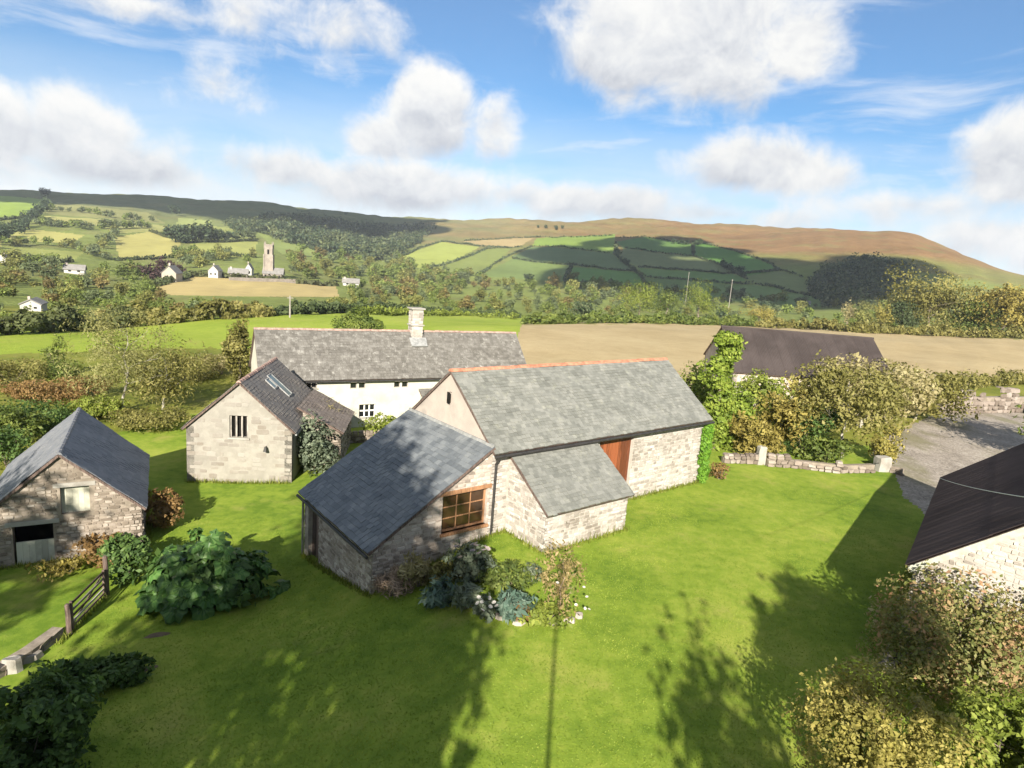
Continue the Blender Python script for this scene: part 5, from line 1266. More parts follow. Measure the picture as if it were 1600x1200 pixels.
# overhead cable, camera mast, telegraph poles
pa_ = np.array([21.3, 30.45, 3.12]); pb_ = at_d(1700, 790, 10.5)
mb = MB(); mb.tube([pa_+(pb_-pa_)*t_+np.array([0, 0, -1.0*4*t_*(1-t_)*.12]) for t_ in np.linspace(0, 1, 14)], .010, 5); o = mb.build('overhead_cable', white_paint); tag(o, 'thin pale cable stretched across the shed roof, right', 'cable')
mb = MB(); mb.tube([(.35, -.35, zt(.35, -.35)), (.35, -.35, 6), (.35, -.35, 12.3)], [.06, .05, .045], 8); o = mb.build('camera_mast', black_metal); tag(o, 'slender mast whose thin shadow falls across the lawn', 'mast')
def tele_pole(px, py, hpx, lab, rmin, arm=1.2):
    P = hit(px, py, rmin); k = ((P-CAM)@fw)/FPX; h = hpx*k; t = thing('telegraph_pole', P, .4, lab, 'pole')
    mb = MB(); mb.tube([(0, 0, -.3), (0, 0, h)], [.2, .15], 7); mb.build('shaft', wood_grey, t)
    mb = MB(); mb.beam((-arm/2, 0, h-.5), (arm/2, 0, h-.5), .16); mb.build('crossarm', wood_grey, t)
tele_pole(1137, 492, 55, 'taller pale telegraph pole right of the round tree behind the hedge', 175)
tele_pole(1070, 480, 54, 'thin telegraph pole between the two round trees behind the hedge', 190)
tele_pole(453, 496, 34, 'small pole standing in the pasture hedge, below the church', 128)
# parked car at the back of the yard
def car():
    P = hit(1634, 650); t = thing('parked_car', P, R_(170), 'grey-blue car parked by the rough wall, cut off by the right edge', 'car')
    prof_ = [(-2.1, .3), (-2.15, .75), (-1.9, .9), (-1.0, .98), (-.45, 1.42), (.9, 1.46), (1.6, 1.05), (2.1, .95), (2.15, .35)]
    mb = MB(); 
    for s in (-1, 1): mb.poly([(x, s*.82, z) for x, z in (prof_ if s < 0 else prof_[::-1])])
    for (a, b_) in zip(prof_, prof_[1:]+prof_[:1]): mb.poly([(a[0], .82, a[1]), (a[0], -.82, a[1]), (b_[0], -.82, b_[1]), (b_[0], .82, b_[1])])
    mb.build('body', car_paint, t)
    for pg in ([(-.98, 1.0), (-.47, 1.40)], [(.93, 1.44), (1.58, 1.07)]):
        (x0, z0), (x1, z1) = pg; m2 = MB(); nx = .02 if x0 > 0 else -.02; m2.prism([(x0, -.7, z0), (x0, .7, z0), (x1, .68, z1), (x1, -.68, z1)], (nx, 0, .02)); m2.build('windscreen', glass_dark, t)
    for s in (-1, 1): m2 = MB(); m2.prism([(-.8, s*.825, 1.02), (1.35, s*.825, 1.04), (.85, s*.825, 1.38), (-.42, s*.825, 1.36)], (0, s*.012, 0)); m2.build('side_window', glass_dark, t)
    for x in (-1.35, 1.35):
        for s in (-1, 1):
            m2 = MB(); m2.tube([(x, s*.68, .33), (x, s*.86, .33)], .33, 14); w = m2.build('wheel', rubber, t); m3 = MB(); m3.tube([(x, s*.85, .33), (x, s*.875, .33)], .19, 10); m3.build('hub', lead, w)
    for s in (-1, 1): m2 = MB(); m2.box((-2.13, s*.6, .72), (.05, .16, .08)); m2.build('headlight', glass_sky, t)
car()

# ------------------------------------------------------------------ hedges and middle-distance trees
def hedge(name, pix, h, w, n, leaf, mat, label, rmin, seed, cat='hedge', gap=.25, rmax=3000., group=None, wob=.35):
    pts = [hit(px, py, rmin, rmax) for px, py in pix]; pts = [p for p in pts if p is not None]
    if len(pts) < 2: return
    bl = []; g = random.Random(seed); P0 = pts[0]
    for a, b_ in zip(pts, pts[1:]):
        L = np.linalg.norm((b_-a)[:2]); m = max(2, int(L/(w*.8)))
        for i in range(m):
            c = a+(b_-a)*((i+g.random())/m); hh = h*g.uniform(1-wob, 1+wob); z = zt(c[0], c[1])
            bl.append((c[0]-P0[0], c[1]-P0[1], z-P0[2]+hh*.5, w*g.uniform(.6, 1.1), w*g.uniform(.6, 1.0), hh*.55))
    V, F, lv = leaf_arrays(bl, n, leaf, seed, gap=gap, freq=1/max(w, h)*.7, shell=.3)
    o = ob(name, np_mesh(name, V, F, lv, mat)); o.location = P0; tag(o, label, cat, group); return o
hedge('hedge', [(820, 507), (880, 506), (940, 505), (1000, 505), (1060, 506), (1120, 508), (1180, 510)], 3.0, 1.9, 15000, .42, L_green, 'thick green hedge along the far side of the stubble field, left half', 100, 401)
hedge('hedge', [(1180, 511), (1260, 515), (1330, 519), (1400, 522), (1470, 525), (1540, 528), (1640, 533)], 3.2, 2.0, 13000, .45, L_olive, 'browner hedge along the far side of the stubble field, right half', 110, 402)
hedge('hedge', [(1455, 612), (1530, 606), (1580, 602), (1640, 599)], 1.9, 1.1, 5000, .2, L_olive, 'low hedge on the bank above the rough wall', 70, 403)
hedge('hedge', [(-20, 526), (60, 521), (140, 515), (210, 510)], 3.2, 2.0, 9000, .4, L_fargreen, 'dark tall hedge behind the pasture at the left edge', 60, 404)
hedge('hedge', [(210, 510), (280, 504), (340, 499), (420, 494)], 2.9, 1.9, 8000, .45, L_olive, 'olive hedge behind the pasture below the church field', 80, 405)
hedge('hedge', [(420, 494), (480, 491), (540, 489), (620, 490), (700, 491), (815, 497)], 2.6, 1.9, 9000, .5, L_fargreen, 'green hedge behind the pasture above the farmhouse roof', 100, 406)
hedge('hedge', [(560, 492), (640, 492), (720, 493), (810, 499)], 2.2, 1.5, 4500, .35, L_bright, 'light green hedge running down to the stubble field corner', 90, 407)
def midtree(px, py, w, h, mat, lab, rmin, seed, n=1600, leaf=.36, gap=.3, cat=TREE, base=.12):
    plant('tree', px, py, w, h, mat, lab, cat, int(n*2.0), leaf*.72, gap, 13, base, .35, seed=seed, rmin=rmin, crown='crown')
midtree(998, 494, 76, 56, L_bright, 'rounded light green tree behind the hedge, above the barn ridge', 160, 411, 2600, .36, .1)
midtree(1092, 498, 60, 58, L_bright, 'second light green tree, right of the thin telegraph pole', 165, 412, 2200, .36, .15)
midtree(1040, 496, 46, 44, L_green, 'darker green tree between light tree and thin pole', 210, 413)
midtree(1185, 505, 62, 26, L_autumn, 'low brown bush right of the taller telegraph pole', 185, 414, 900)
midtree(1322, 512, 26, 40, L_straw, 'slim pale tree left of the yellow tree, behind the hedge', 200, 415, 600, .4, .8)
midtree(1374, 518, 38, 42, L_gold, 'small yellow tree behind the hedge at the foot of the dark wood', 195, 416, 800)
midtree(1445, 522, 128, 104, L_olive, 'largest olive tree behind the hedge, right', 195, 417, 3500, .6, .45)
midtree(1515, 525, 80, 60, L_green, 'green tree between the largest olive tree and the brown tree', 200, 418, 2000, .55)
midtree(1565, 526, 96, 84, L_autumn, 'brown autumn tree near the right edge', 200, 419, 2600, .6, .4)
midtree(1630, 530, 90, 96, L_olive, 'olive tree half cut by the right edge', 205, 420, 2200, .6, .4)
midtree(1405, 520, 50, 52, L_fargreen, 'dark green tree left of the largest olive tree', 200, 421, 1200, .55)
midtree(912, 498, 54, 26, L_wood, 'dark low tree behind the hedge, above the stubble field corner', 210, 422, 900, .55)
midtree(1196, 512, 24, 30, L_gold, 'small yellow shrub in the hedge above the brown-roofed barn', 150, 423, 600, .3)
# far trees: shared crowns, one object each for those that show largest
FARV = []
for k in range(9):
    V, F, lv = leaf_arrays(lobes(1.0, 1.0, 9, 900+k, .06), 620, .058, 900+k, gap=.25, freq=2.4, shell=.3)
    tr = MB(); tr.tube([(0, 0, -.12), (0, 0, .5)], [.035, .02], 5)
    V2 = np.array(tr.v); F2 = np.array([f for f in tr.f if len(f) == 4])
    V = np.vstack([V, V2]); F = np.vstack([F, F2+len(V)-len(V2)]); lv = np.concatenate([lv, np.full(len(F2), .05)])
    cen = V[F].mean(1); D = np.linalg.norm(cen[:, None]-cen[None], axis=2) < .085       # drop stray leaves
    best = None; left = np.ones(len(F), bool)
    while left.any():
        seen = np.zeros(len(F), bool); seen[np.nonzero(left)[0][0]] = True; cnt_ = 0
        while seen.sum() != cnt_: cnt_ = seen.sum(); seen = seen | D[seen].any(0)
        left &= ~seen
        if best is None or seen.sum() > best.sum(): best = seen
    seen = best
    F, lv = F[seen], lv[seen]; V = V[F.ravel()]; F = np.arange(len(V)).reshape(-1, 4)
    FARV.append((V, F, lv))
FCOL = {'green': leaf_mat('far_green', G((.05, .072, .018), (.115, .15, .034), (.20, .24, .06)), .2, .22, .7), 'olive': leaf_mat('far_olive', G((.065, .072, .018), (.155, .16, .042), (.26, .255, .08)), .2, .22, .7),
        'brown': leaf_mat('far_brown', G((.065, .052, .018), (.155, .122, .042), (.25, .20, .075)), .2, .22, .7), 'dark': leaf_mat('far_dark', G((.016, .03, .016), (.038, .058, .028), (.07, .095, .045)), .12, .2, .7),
        'purple': L_purple, 'dull': leaf_mat('far_dull', G((.045, .062, .03), (.10, .125, .055), (.17, .20, .095)), .2, .22, .7)}
FMESH = {c: [np_mesh('tree', V, F, lv, m, False) for V, F, lv in FARV] for c, m in FCOL.items()}
FT = []
def fartree(P, w, h, col, phrase, group, ang=0., v=0):
    d = np.array(P)-CAM; FT.append(dict(P=np.array(P), w=w, h=h, col=col, ph=phrase, gr=group, ang=ang, v=v, size=h/np.linalg.norm(d), px=800+FPX*(d@rt)/(d@fw)))
def scatter(poly, n, size, cols, phrase, group, rmin, rmax, seed, avoid=(), asp=(.9, 1.4)):
    """size is the height in photo pixels"""
    g = random.Random(seed); xs = [p[0] for p in poly]; ys = [p[1] for p in poly]; c = 0; tries = 0
    while c < n and tries < n*40:
        tries += 1; px, py = g.uniform(min(xs), max(xs)), g.uniform(min(ys), max(ys))
        if not inpoly(np.array([px]), np.array([py]), poly)[0]: continue
        if any(inpoly(np.array([px]), np.array([py]), a)[0] for a in avoid): continue
        P = hit(px, py, rmin, rmax)
        if P is None: continue
        s_ = max(g.uniform(*size)*((P-CAM)@fw)/FPX, 2.2); fartree(P, s_*g.uniform(*asp), s_, g.choice(cols), phrase, group, g.uniform(0, 6), g.randrange(9)); c += 1
churchfield = [(238, 450), (300, 428), (463, 438), (530, 443), (535, 472), (367, 478), (262, 474)]
AV = [churchfield, [(178, 371), (233, 362), (285, 377), (268, 404), (187, 408)], [(298, 381), (402, 377), (398, 402), (300, 400)], [(5, 374), (37, 357), (132, 367), (112, 382)], [(5, 385), (132, 394), (112, 410), (20, 404)],
      [(395, 395), (450, 395), (450, 442), (395, 442)], [(350, 410), (395, 410), (395, 440), (350, 440)], [(245, 408), (280, 408), (280, 445), (245, 445)], [(320, 408), (345, 408), (345, 438), (320, 438)], [(95, 408), (140, 408), (140, 440), (95, 440)], [(20, 455), (75, 455), (75, 500), (20, 500)]]
MIX = ['olive', 'olive', 'green', 'brown', 'dull', 'green', 'green', 'olive']
scatter([(-40, 412), (130, 412), (180, 412), (262, 440), (250, 480), (300, 486), (420, 486), (420, 492), (210, 507), (-40, 522)], 170, (13, 28), MIX, 'below the village', 'mixed trees below the village', 95, 560, 501, AV)
scatter([(270, 400), (420, 402), (400, 425), (340, 428), (290, 420)], 24, (14, 24), ['green', 'olive', 'dull'], 'among the roofs left of the church', 'trees among the village houses', 380, 760, 502, AV)
scatter([(446, 395), (560, 405), (640, 400), (640, 470), (535, 470), (530, 440), (450, 432)], 95, (10, 22), MIX, 'between the church and the valley floor', 'trees right of the church', 300, 900, 503, AV)
scatter([(545, 470), (640, 440), (760, 442), (900, 452), (1010, 458), (1010, 496), (820, 496), (700, 490), (560, 488), (420, 488)], 165, (9, 24), MIX, 'behind the pasture', 'valley floor trees', 165, 760, 504)
scatter([(600, 395), (660, 420), (745, 432), (760, 446), (640, 440), (600, 425)], 90, (8, 16), ['dull', 'green', 'olive'], 'at the foot of the lightest hillside field', 'trees at the foot of the hill fields', 450, 1100, 505)
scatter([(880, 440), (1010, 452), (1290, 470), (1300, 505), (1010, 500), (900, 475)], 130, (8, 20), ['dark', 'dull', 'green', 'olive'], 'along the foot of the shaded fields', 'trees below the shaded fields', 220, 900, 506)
scatter([(1290, 475), (1400, 460), (1640, 455), (1640, 520), (1300, 516)], 110, (10, 26), MIX, 'behind the right-hand hedge', 'trees behind the right hedge', 215, 800, 507)
# rows of trees and hedges on the left hillside
def row(pix, n, size, cols, phrase, group, rmin, seed, rmax=2500., jit=3.):
    g = random.Random(seed); pts = [hit(px, py, rmin, rmax) for px, py in pix]; pts = [p for p in pts if p is not None]
    if len(pts) < 2: return
    for i in range(n):
        f = (i+g.random()*.8)/n*(len(pts)-1); k = min(int(f), len(pts)-2); P = pts[k]+(pts[k+1]-pts[k])*(f-k); x, y = P[0]+g.uniform(-jit, jit), P[1]+g.uniform(-jit, jit)
        s_ = g.uniform(*size); fartree((x, y, zt(x, y)), s_*g.uniform(.9, 1.4), s_, g.choice(cols), phrase, group, g.uniform(0, 6), g.randrange(9))
row([(-20, 388), (15, 372), (40, 355), (62, 338), (78, 322)], 22, (13, 19), ['dark'], 'in the row climbing the left hillside', 'dark tree row on the left hillside', 500, 601)
row([(5, 384), (60, 383), (110, 388), (150, 400), (175, 408)], 18, (7, 11), ['dull', 'green', 'olive'], 'in the hedgerow between two left hillside fields', 'hedgerow trees on the left hillside', 420, 602)
row([(60, 352), (100, 356), (140, 360), (200, 357), (235, 356)], 20, (9, 14), ['dull', 'green'], 'in the upper hedgerow of the left hillside', 'upper hedgerow trees on the left hillside', 600, 603)
row([(140, 400), (165, 384), (178, 368), (180, 358)], 12, (9, 14), ['olive', 'dull'], 'beside the large yellow field', 'trees beside the large yellow field', 500, 604)
row([(70, 330), (120, 332), (175, 341), (240, 346)], 14, (8, 13), ['dull', 'green'], 'in the topmost hedgerow of the left hillside', 'topmost hedgerow trees', 700, 605)
row([(330, 377), (362, 376), (398, 374)], 10, (11, 16), ['dark', 'dull'], 'above the church roof', 'dark trees above the church', 520, 606)
row([(268, 378), (285, 380), (300, 379), (320, 378), (338, 378)], 9, (20, 26), ['dark'], 'like a tall conifer above the village', 'tall dark conifers above the village', 520, 607)
row([(845, 358), (852, 357), (868, 359), (880, 359)], 5, (7, 11), ['dark'], 'on the brown ridge', 'thorn trees on the ridge', 1100, 608, 2500., 14.)
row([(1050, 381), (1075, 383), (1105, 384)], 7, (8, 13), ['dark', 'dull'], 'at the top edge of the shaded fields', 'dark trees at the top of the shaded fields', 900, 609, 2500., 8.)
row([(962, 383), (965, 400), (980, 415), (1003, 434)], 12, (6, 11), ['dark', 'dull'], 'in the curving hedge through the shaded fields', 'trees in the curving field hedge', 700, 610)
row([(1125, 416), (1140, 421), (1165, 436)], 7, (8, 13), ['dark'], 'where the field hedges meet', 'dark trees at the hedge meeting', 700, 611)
def place_far():
    NUM = ['first', 'second', 'third', 'fourth', 'fifth', 'sixth', 'seventh', 'eighth', 'ninth', 'tenth', 'eleventh', 'twelfth']
    FT.sort(key=lambda d: -d['size']); keep = FT[:285]; rest = FT[285:]
    cls = {}
    for d in keep:
        if d['gr'] == 'valley floor trees': d['ph'] += ', left of the chimney' if d['px'] < 655 else ', between chimney and barn ridge' if d['px'] < 830 else ', above the barn ridge'
        if d['gr'] == 'mixed trees below the village': d['ph'] += ', left of the white house' if d['px'] < 116 else ', right of the white house'
    for d in keep: cls.setdefault((d['ph'], d['col']), []).append(d)
    for (ph_, col), L in cls.items():
        gr = L[0]['gr']
        L.sort(key=lambda d: d['px'])
        for i, d in enumerate(L):
            if len(L) == 1: lab = 'only %s tree %s' % (col, d['ph'])
            elif i < 12 and i <= len(L)//2: lab = '%s %s tree from the left %s' % (NUM[i], col, d['ph'])
            elif len(L)-1-i < 12: lab = '%s %s tree from the right %s' % (NUM[len(L)-1-i], col, d['ph'])
            else: lab = '%s tree number %d from the left %s' % (col, i+1, d['ph'])
            o = ob('tree', FMESH[col][d['v']]); P = d['P']; o.location = (P[0], P[1], P[2]-.1); o.scale = (d['w'], d['w'], d['h']); o.rotation_euler = (0, 0, d['ang']); tag(o, lab, 'tree', gr)
    for col in FCOL:
        R = [d for d in rest if d['col'] == col]
        if not R: continue
        VS = []; FS = []; LS = []; n0 = 0; g = np.random.default_rng(4)
        for d in R:
            V, F, lv = FARV[d['v']]; sel = g.choice(len(F)-5, min(260, len(F)-5), replace=False); F_ = F[sel]; V_ = V[F_.ravel()]
            c_, s_ = math.cos(d['ang']), math.sin(d['ang']); V_ = np.stack([V_[:, 0]*c_-V_[:, 1]*s_, V_[:, 0]*s_+V_[:, 1]*c_, V_[:, 2]], -1)*np.array([d['w'], d['w'], d['h']])
            cen = V_.reshape(-1, 4, 3).mean(1, keepdims=True); V_ = ((V_.reshape(-1, 4, 3)-cen)*1.45+cen).reshape(-1, 3)+d['P']
            VS.append(V_); FS.append(np.arange(len(V_)).reshape(-1, 4)+n0); LS.append(lv[sel]); n0 += len(V_)
        o = ob('distant_trees', np_mesh('distant_trees', np.vstack(VS), np.vstack(FS), np.concatenate(LS), FCOL[col])); o['kind'] = 'stuff'; o['label'] = 'small far %s trees scattered over the valley and hillsides' % col; o['category'] = 'trees'
place_far()
for (px, py, s_, col, v, lab) in [(70, 308, 20, 'dark', 0, 'single dark clump of trees on the left skyline'), (272, 338, 20, 'dark', 1, 'dark conifer alone on the upper left hillside'), (252, 434, 13, 'purple', 2, 'dark purple beech left of the cream gabled house'), (235, 438, 11, 'purple', 3, 'smaller purple tree at the left of the purple beech'), (274, 430, 11, 'purple', 4, 'smallest purple tree, above the cream gabled house'), (480, 436, 9, 'green', 5, 'bright round tree just right of the church'), (540, 336, 9, 'dark', 6, 'small lone tree on the middle skyline'), (825, 440, 12, 'dark', 7, 'dark round lone tree below the shaded fields, centre')]:
    P = hit(px, py, 300)
    if P is not None:
        o = ob('tree', FMESH[col][v]); o.location = P; o.scale = (s_*1.3, s_*1.3, s_); tag(o, lab, 'tree')
# hillside field hedges
HL = [[(663, 420), (700, 412), (735, 400), (760, 389), (815, 386)], [(747, 430), (770, 414), (795, 400), (832, 385), (870, 385), (953, 396)], [(800, 404), (860, 412), (953, 422), (997, 425)], [(883, 440), (892, 417)],
      [(963, 378), (961, 397), (973, 410), (1000, 430), (1008, 444)], [(973, 387), (1027, 395), (1083, 400), (1133, 417), (1150, 427), (1167, 437)], [(997, 418), (1083, 423), (1150, 428)], [(1007, 433), (1067, 437), (1133, 443), (1200, 447), (1283, 463)],
      [(1083, 381), (1083, 398)], [(957, 372), (1007, 370), (1053, 378), (1100, 380), (1150, 393), (1200, 410), (1217, 422), (1255, 434)], [(690, 378), (748, 385), (800, 388)], [(725, 377), (838, 371), (957, 368)], [(1150, 428), (1217, 423)], [(622, 402), (655, 388), (692, 377)],
      [(300, 380), (345, 379), (402, 377)], [(180, 408), (268, 403), (300, 401), (398, 402)], [(5, 403), (60, 407), (112, 410)], [(235, 362), (285, 377), (298, 380)], [(400, 362), (467, 382), (535, 404)], [(300, 432), (360, 435), (463, 443), (525, 447)], [(240, 449), (300, 431)], [(-30, 348), (50, 338)]]
HN = ['between the lightest field and its neighbour', 'curving under the tan strip', 'across the middle of the shaded fields', 'short and steep near the valley floor', 'curving down through the shaded fields', 'running down to the right below the top', 'level across the lower shaded fields', 'lowest, along the foot of the hill fields', 'short and upright near the top', 'along the top edge of the fields under the moor', 'above the lightest field', 'above the tan strip', 'short, at the right of the fields', 'at the left of the lightest field',
      'above the field left of the church', 'below the large yellow field', 'at the bottom of the left edge fields', 'right of the large yellow field', 'slanting down right of the church', 'under the church wall', 'left of the church field', 'at the top left field']
for i, (pl, nm) in enumerate(zip(HL, HN)):
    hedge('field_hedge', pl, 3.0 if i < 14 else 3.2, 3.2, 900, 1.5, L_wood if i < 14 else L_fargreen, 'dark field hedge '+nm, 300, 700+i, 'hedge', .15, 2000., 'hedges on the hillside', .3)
# dense woods on the hill, too many crowns to count
def wood(poly, n, size, seed, lab, rmin):
    g = np.random.default_rng(seed); xs = [p[0] for p in poly]; ys = [p[1] for p in poly]; bl = []; tr = 0; wn = SinNoise(seed+3, 3)
    while len(bl) < n and tr < n*6:
        tr += 1; px, py = g.uniform(min(xs), max(xs)), g.uniform(min(ys), max(ys))
        if not inpoly(np.array([px]), np.array([py]), poly)[0]: continue
        P = hit(px, py, rmin)
        if P is None: continue
        if float(wn(P/95.)) < -.55: continue            # clearings
        s = g.uniform(*size); bl.append((P[0], P[1], P[2]+s*.45, s*.5, s*.5, s*.6))
    if not bl: return
    V, F, lv = leaf_arrays(bl, n*42, size[0]*.15, seed, gap=.1, freq=.03, shell=.55, tone=.22)
    o = ob('woodland', np_mesh('woodland', V, F, lv, L_wood)); o['kind'] = 'stuff'; o['label'] = lab; o['category'] = 'wood'
wood([(395, 350), (430, 342), (500, 347), (600, 358), (680, 358), (660, 378), (620, 402), (560, 412), (500, 392), (440, 378)], 1150, (12, 20), 801, 'dark wood filling the side valley behind the church', 500)
wood([(1262, 450), (1290, 425), (1330, 412), (1400, 408), (1425, 432), (1385, 478), (1290, 482)], 600, (10, 17), 802, 'dark wood on the lower right hill', 500)
wood([(350, 352), (420, 345), (470, 352), (420, 362), (370, 366)], 160, (10, 15), 803, 'belt of dark trees above the church tower', 700)

# ------------------------------------------------------------------ village and church
def at_pix(px, py, rmin): 
    P = hit(px, py, rmin); return P, ((P-CAM)@fw)/FPX
def village_house(px, py, wpx, hpx, lab, rmin, rz, wallm, roofm, side=1.6, seed=1, name='village_house', gable=True):
    P, k = at_pix(px, py, rmin); w, h = wpx*k*.8, hpx*k*.78; L = w*side; e = h*.58
    t = thing(name, P, rz, lab, 'house')
    if gable: x0, x1, y0, y1 = -w/2, w/2, 0, L
    else: x0, x1, y0, y1 = -w/2, w/2, 0, w/side*.6
    mb = MB(); D = y1-y0
    if gable:
        for y, nrm in ((y0, -1), (y1, 1)):
            pg = [(x0, y, -1), (x1, y, -1), (x1, y, e), (0, y, h*.97), (x0, y, e)]; mb.poly(pg if nrm < 0 else pg[::-1])
        mb.poly([(x0, y1, -1), (x0, y0, -1), (x0, y0, e), (x0, y1, e)]); mb.poly([(x1, y0, -1), (x1, y1, -1), (x1, y1, e), (x1, y0, e)])
    else:
        for x, nrm in ((x0, -1), (x1, 1)):
            pg = [(x, y0, -1), (x, y0, e), (x, (y0+y1)/2, h*.97), (x, y1, e), (x, y1, -1)]; mb.poly(pg if nrm > 0 else pg[::-1])
        mb.poly([(x0, y0, -1), (x1, y0, -1), (x1, y0, e), (x0, y0, e)]); mb.poly([(x1, y1, -1), (x0, y1, -1), (x0, y1, e), (x1, y1, e)])
    mb.build('wall', wallm, t)
    rb = MB(); o = .06*w
    if gable:
        for s in (-1, 1):
            sx = (w/2+o)*s; pg = [(0, y0-o, h), (0, y1+o, h), (sx, y1+o, e-.15*h*0-(o/(w/2))*(h-e)), (sx, y0-o, e-(o/(w/2))*(h-e))]; rb.prism(pg, (0, 0, .25))
    else:
        ym = (y0+y1)/2
        for s in (-1, 1):
            sy = ym+(D/2+o)*s; pg = [(x0-o, ym, h), (x1+o, ym, h), (x1+o, sy, e-(o/(D/2))*(h-e)), (x0-o, sy, e-(o/(D/2))*(h-e))]; rb.prism(pg, (0, 0, .25))
    rf = rb.build('roof', roofm, t)
    cb = MB(); cb.box((x0*.6 if gable else x0*.8, y0+D*(.8 if gable else .5), h), (w*.06, w*.06, h*.16)); cb.build('chimney', mortar_mid, rf)
    for i in (-1, 1):
        wb = MB(); wb.box((i*w*.22, y0-.06, e*.55), (w*.07, .06, e*.13)); wb.build('window', glass_dark, t)
    return t
roof_far = plain('far_slate', (.20, .19, .18), .8, .1, .5); wall_far = plain('far_white', (.42, .405, .37), .8, .05, .3); wall_cream = plain('far_cream', (.35, .31, .25), .8, .06, .3); grey_far = plain('far_stone', (.26, .225, .19), .85, .12, .4)
village_house(264, 441, 26, 32, 'cream gabled house beside the purple beech', 330, R_(12), wall_cream, roof_far)
village_house(333, 434, 18, 24, 'small white gabled house between the beech and the church', 380, R_(8), wall_far, roof_far)
village_house(372, 434, 34, 18, 'long low grey house immediately left of the church', 400, R_(14), grey_far, roof_far, 1.6, 3, gable=False)
village_house(388, 431, 12, 24, 'narrow pale gable touching the church on its left', 420, R_(10), wall_far, roof_far)
village_house(116, 428, 34, 18, 'white house with slate roof among the left-hand trees', 300, R_(20), wall_far, roof_far, 1.6, 4, gable=False)
village_house(48, 486, 34, 22, 'nearest white cottage above the dark hedge, left', 120, R_(25), wall_far, roof_far, 1.5, 5)
village_house(548, 448, 30, 16, 'white house among trees right of the church field', 330, R_(10), wall_far, roof_far, 1.6, 6, gable=False)
village_house(2, 412, 20, 18, 'pale house at the left edge below the hill fields', 330, R_(10), wall_far, roof_far, 1.5, 7)
village_house(1260, 478, 14, 10, 'tiny white house at the foot of the dark wood', 500, R_(-10), wall_far, roof_far, 1.5, 8, gable=False)
def church():
    P, k = at_pix(420, 436, 430); t = thing('church', P, R_(12), 'grey stone church with tall square pinnacled tower above the village', 'church')
    w, h = 12.5*k, 51*k
    mb = MB(); s = w/2
    lv = [(-1, 1.06), (h*.33, 1.06), (h*.335, 1.0), (h*.66, 1.0), (h*.665, .95), (h, .95)]
    for (z0, k0), (z1, k1) in zip(lv, lv[1:]):
        for (a, b_) in (((-1, -1), (1, -1)), ((1, -1), (1, 1)), ((1, 1), (-1, 1)), ((-1, 1), (-1, -1))): mb.poly([(a[0]*s*k0, a[1]*s*k0, z0), (b_[0]*s*k0, b_[1]*s*k0, z0), (b_[0]*s*k1, b_[1]*s*k1, z1), (a[0]*s*k1, a[1]*s*k1, z1)])
    mb.poly([(-s*.95, -s*.95, h-.4), (s*.95, -s*.95, h-.4), (s*.95, s*.95, h-.4), (-s*.95, s*.95, h-.4)]); tw = mb.build('tower', grey_far, t)
    for sx in (-1, 1):
        for sy in (-1, 1):
            m2 = MB(); x, y = sx*s*.9, sy*s*.9; m2.tube([(x, y, h*.9), (x, y, h*1.04), (x, y, h*1.14)], [s*.17, s*.15, .05], 6); m2.build('pinnacle', grey_far, tw)
            m3 = MB(); m3.box((sx*s*1.0, sy*s*1.0, h*.36), (s*.14, s*.14, h*.36+.5)); m3.build('buttress', grey_far, tw)
    for i in range(4):
        a = i*math.pi/2; m2 = MB(); c = (math.cos(a)*s*.955, math.sin(a)*s*.955); m2.box((c[0], c[1], h*.82), ((.1 if i % 2 == 0 else s*.22), (s*.22 if i % 2 == 0 else .1), h*.07)); m2.build('belfry_window', dark_void, tw)
        for q in (-.55, 0, .55):
            m3 = MB(); m3.box((math.cos(a)*s*.93-math.sin(a)*q*s, math.sin(a)*s*.93+math.cos(a)*q*s, h*1.02), ((.2 if i % 2 == 0 else s*.14), (s*.14 if i % 2 == 0 else .2), h*.025)); m3.build('merlon', grey_far, tw)
    nb = MB(); L, W_, e, r = 30*k, 18*k, 9*k, 17*k; x0 = -14*k
    for y0 in (-10*k, ):
        pg = [(y0, -1), (y0, e), (y0+W_/2, r), (y0+W_, e), (y0+W_, -1)]
        nb.poly([(x0+s, y, z) for y, z in pg]); nb.poly([(x0+L+s, y, z) for y, z in pg][::-1]); nb.poly([(x0+s, y0, -1), (x0+L+s, y0, -1), (x0+L+s, y0, e), (x0+s, y0, e)]); nb.poly([(x0+L+s, y0+W_, -1), (x0+s, y0+W_, -1), (x0+s, y0+W_, e), (x0+L+s, y0+W_, e)])
    na2 = nb.build('nave', grey_far, t)
    rb = MB(); y0 = -10*k
    rb.prism([(x0+s-.3, y0-.4, e-.2), (x0+s+L+.3, y0-.4, e-.2), (x0+s+L+.3, y0+W_/2, r+.2), (x0+s-.3, y0+W_/2, r+.2)], (0, 0, .3)); rb.prism([(x0+s-.3, y0+W_+.4, e-.2), (x0+s-.3, y0+W_/2, r+.2), (x0+s+L+.3, y0+W_/2, r+.2), (x0+s+L+.3, y0+W_+.4, e-.2)], (0, 0, .3)); rb.build('roof', roof_far, na2)
    for i in range(4):
        m2 = MB(); m2.box((x0+s+L*(.16+.22*i), y0-.05, e*.5), (L*.035, .1, e*.28)); m2.build('window', glass_dark, na2)
    # churchyard wall
    A = hit(358, 438, 400); B2 = hit(462, 443, 400); mb = MB()
    m = (A+B2)/2; L2 = np.linalg.norm((B2-A)[:2]); mb.box((0, 0, .9), (L2/2, .4, 1.6)); o = mb.build('churchyard_wall', grey_far); o.location = m; o.rotation_euler = (0, 0, math.atan2(B2[1]-A[1], B2[0]-A[0])); tag(o, 'long grey churchyard wall along the top of the tan field', 'wall')
church()

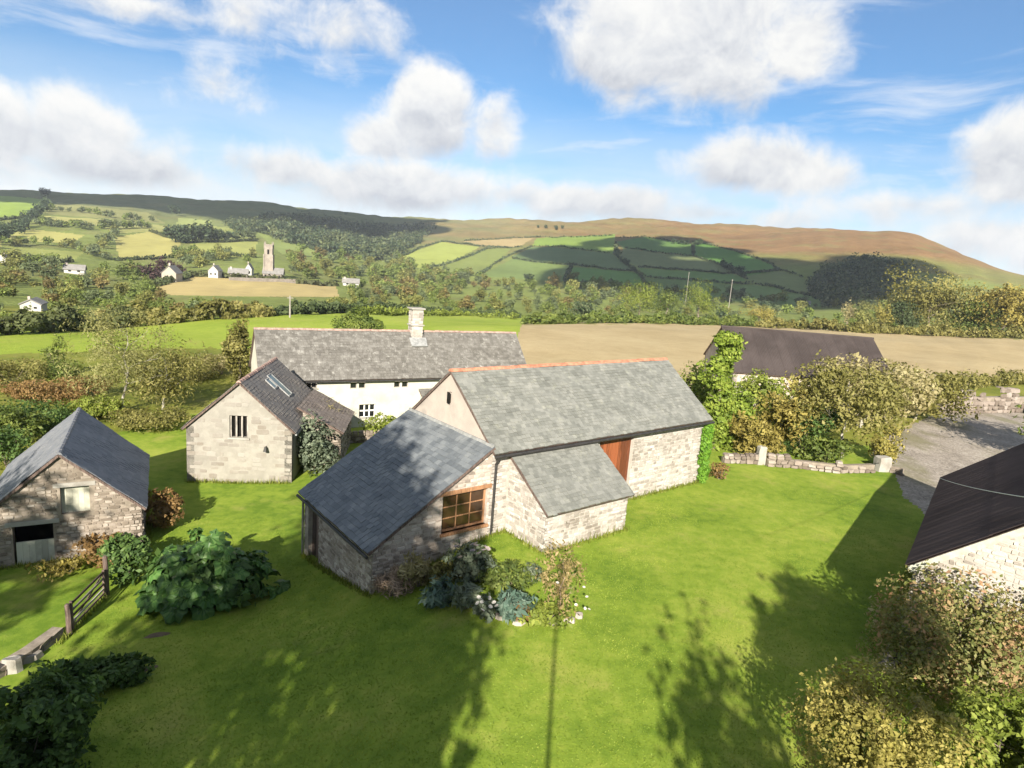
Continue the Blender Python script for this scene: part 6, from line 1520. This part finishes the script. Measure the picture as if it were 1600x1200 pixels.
# ------------------------------------------------------------------ thin haze over the valley
def haze():
    z0, z1 = float(HZ.min())-1.5, float(HZ.max())+25
    mb = MB(); mb.box((0, 0, (z0+z1)/2), (3650, 3650, (z1-z0)/2)); hm = bpy.data.materials.new('haze'); hm.use_nodes = True; t = hm.node_tree; t.nodes.clear()
    vo = t.nodes.new('ShaderNodeVolumePrincipled'); oo_ = t.nodes.new('ShaderNodeOutputMaterial'); t.links.new(vo.outputs[0], oo_.inputs['Volume'])
    vo.inputs['Color'].default_value = (.84, .90, 1, 1); vo.inputs['Density'].default_value = .000085; vo.inputs['Anisotropy'].default_value = .0
    o = mb.build('haze', hm); o['kind'] = 'stuff'
haze()

# ------------------------------------------------------------------ clouds overhead (out of view) whose shadows lie on the hills
cloud_m = plain('cloud', (.9, .9, .92), 1., .03, .01, 0.)
def cloud(poly, rmin, alt, lab, seed, n=70, shrink=1.0):
    g = random.Random(seed); pts = []; xs = [p[0] for p in poly]; ys = [p[1] for p in poly]; tr = 0
    while len(pts) < n and tr < 4000:
        tr += 1; px, py = g.uniform(min(xs), max(xs)), g.uniform(min(ys), max(ys))
        if not inpoly(np.array([px]), np.array([py]), poly)[0]: continue
        P = hit(px, py, rmin)
        if P is not None: pts.append(P)
    if not pts: return
    C = np.array(pts); S = C-SUNDIR*((alt-C[:, 2])/(-SUNDIR[2]))[:, None]*-1*-1
    c0 = S.mean(0); bm = bmesh.new()
    ext = np.ptp(S, axis=0); rr = math.sqrt(max(ext[0]*ext[1], 1)/len(S))*1.0
    for p in S:
        r = rr*g.uniform(.8, 1.35)*shrink
        bmesh.ops.create_icosphere(bm, subdivisions=2, radius=r, matrix=Matrix.Translation(Vector(p-c0)) @ Matrix.Diagonal((1, 1, .5, 1)))
    me = bpy.data.meshes.new('cloud'); bm.to_mesh(me); bm.free(); me.materials.append(cloud_m)
    o = ob('cloud', me); o.location = c0; tag(o, lab, 'cloud')
cloud([(850, 392), (960, 374), (1050, 372), (1150, 390), (1230, 415), (1290, 445), (1290, 478), (1000, 462), (890, 445), (880, 420)], 420, 900, 'flat cloud overhead shading the hillside fields', 1, 110)
cloud([(1270, 412), (1310, 404), (1400, 402), (1440, 420), (1400, 470), (1290, 475)], 500, 950, 'small cloud overhead shading the right-hand wood', 2, 60)
cloud([(-40, 290), (200, 300), (420, 316), (690, 346), (650, 366), (560, 372), (470, 356), (350, 336), (200, 322), (-40, 308)], 700, 1000, 'long cloud overhead shading the left ridge', 3, 140)
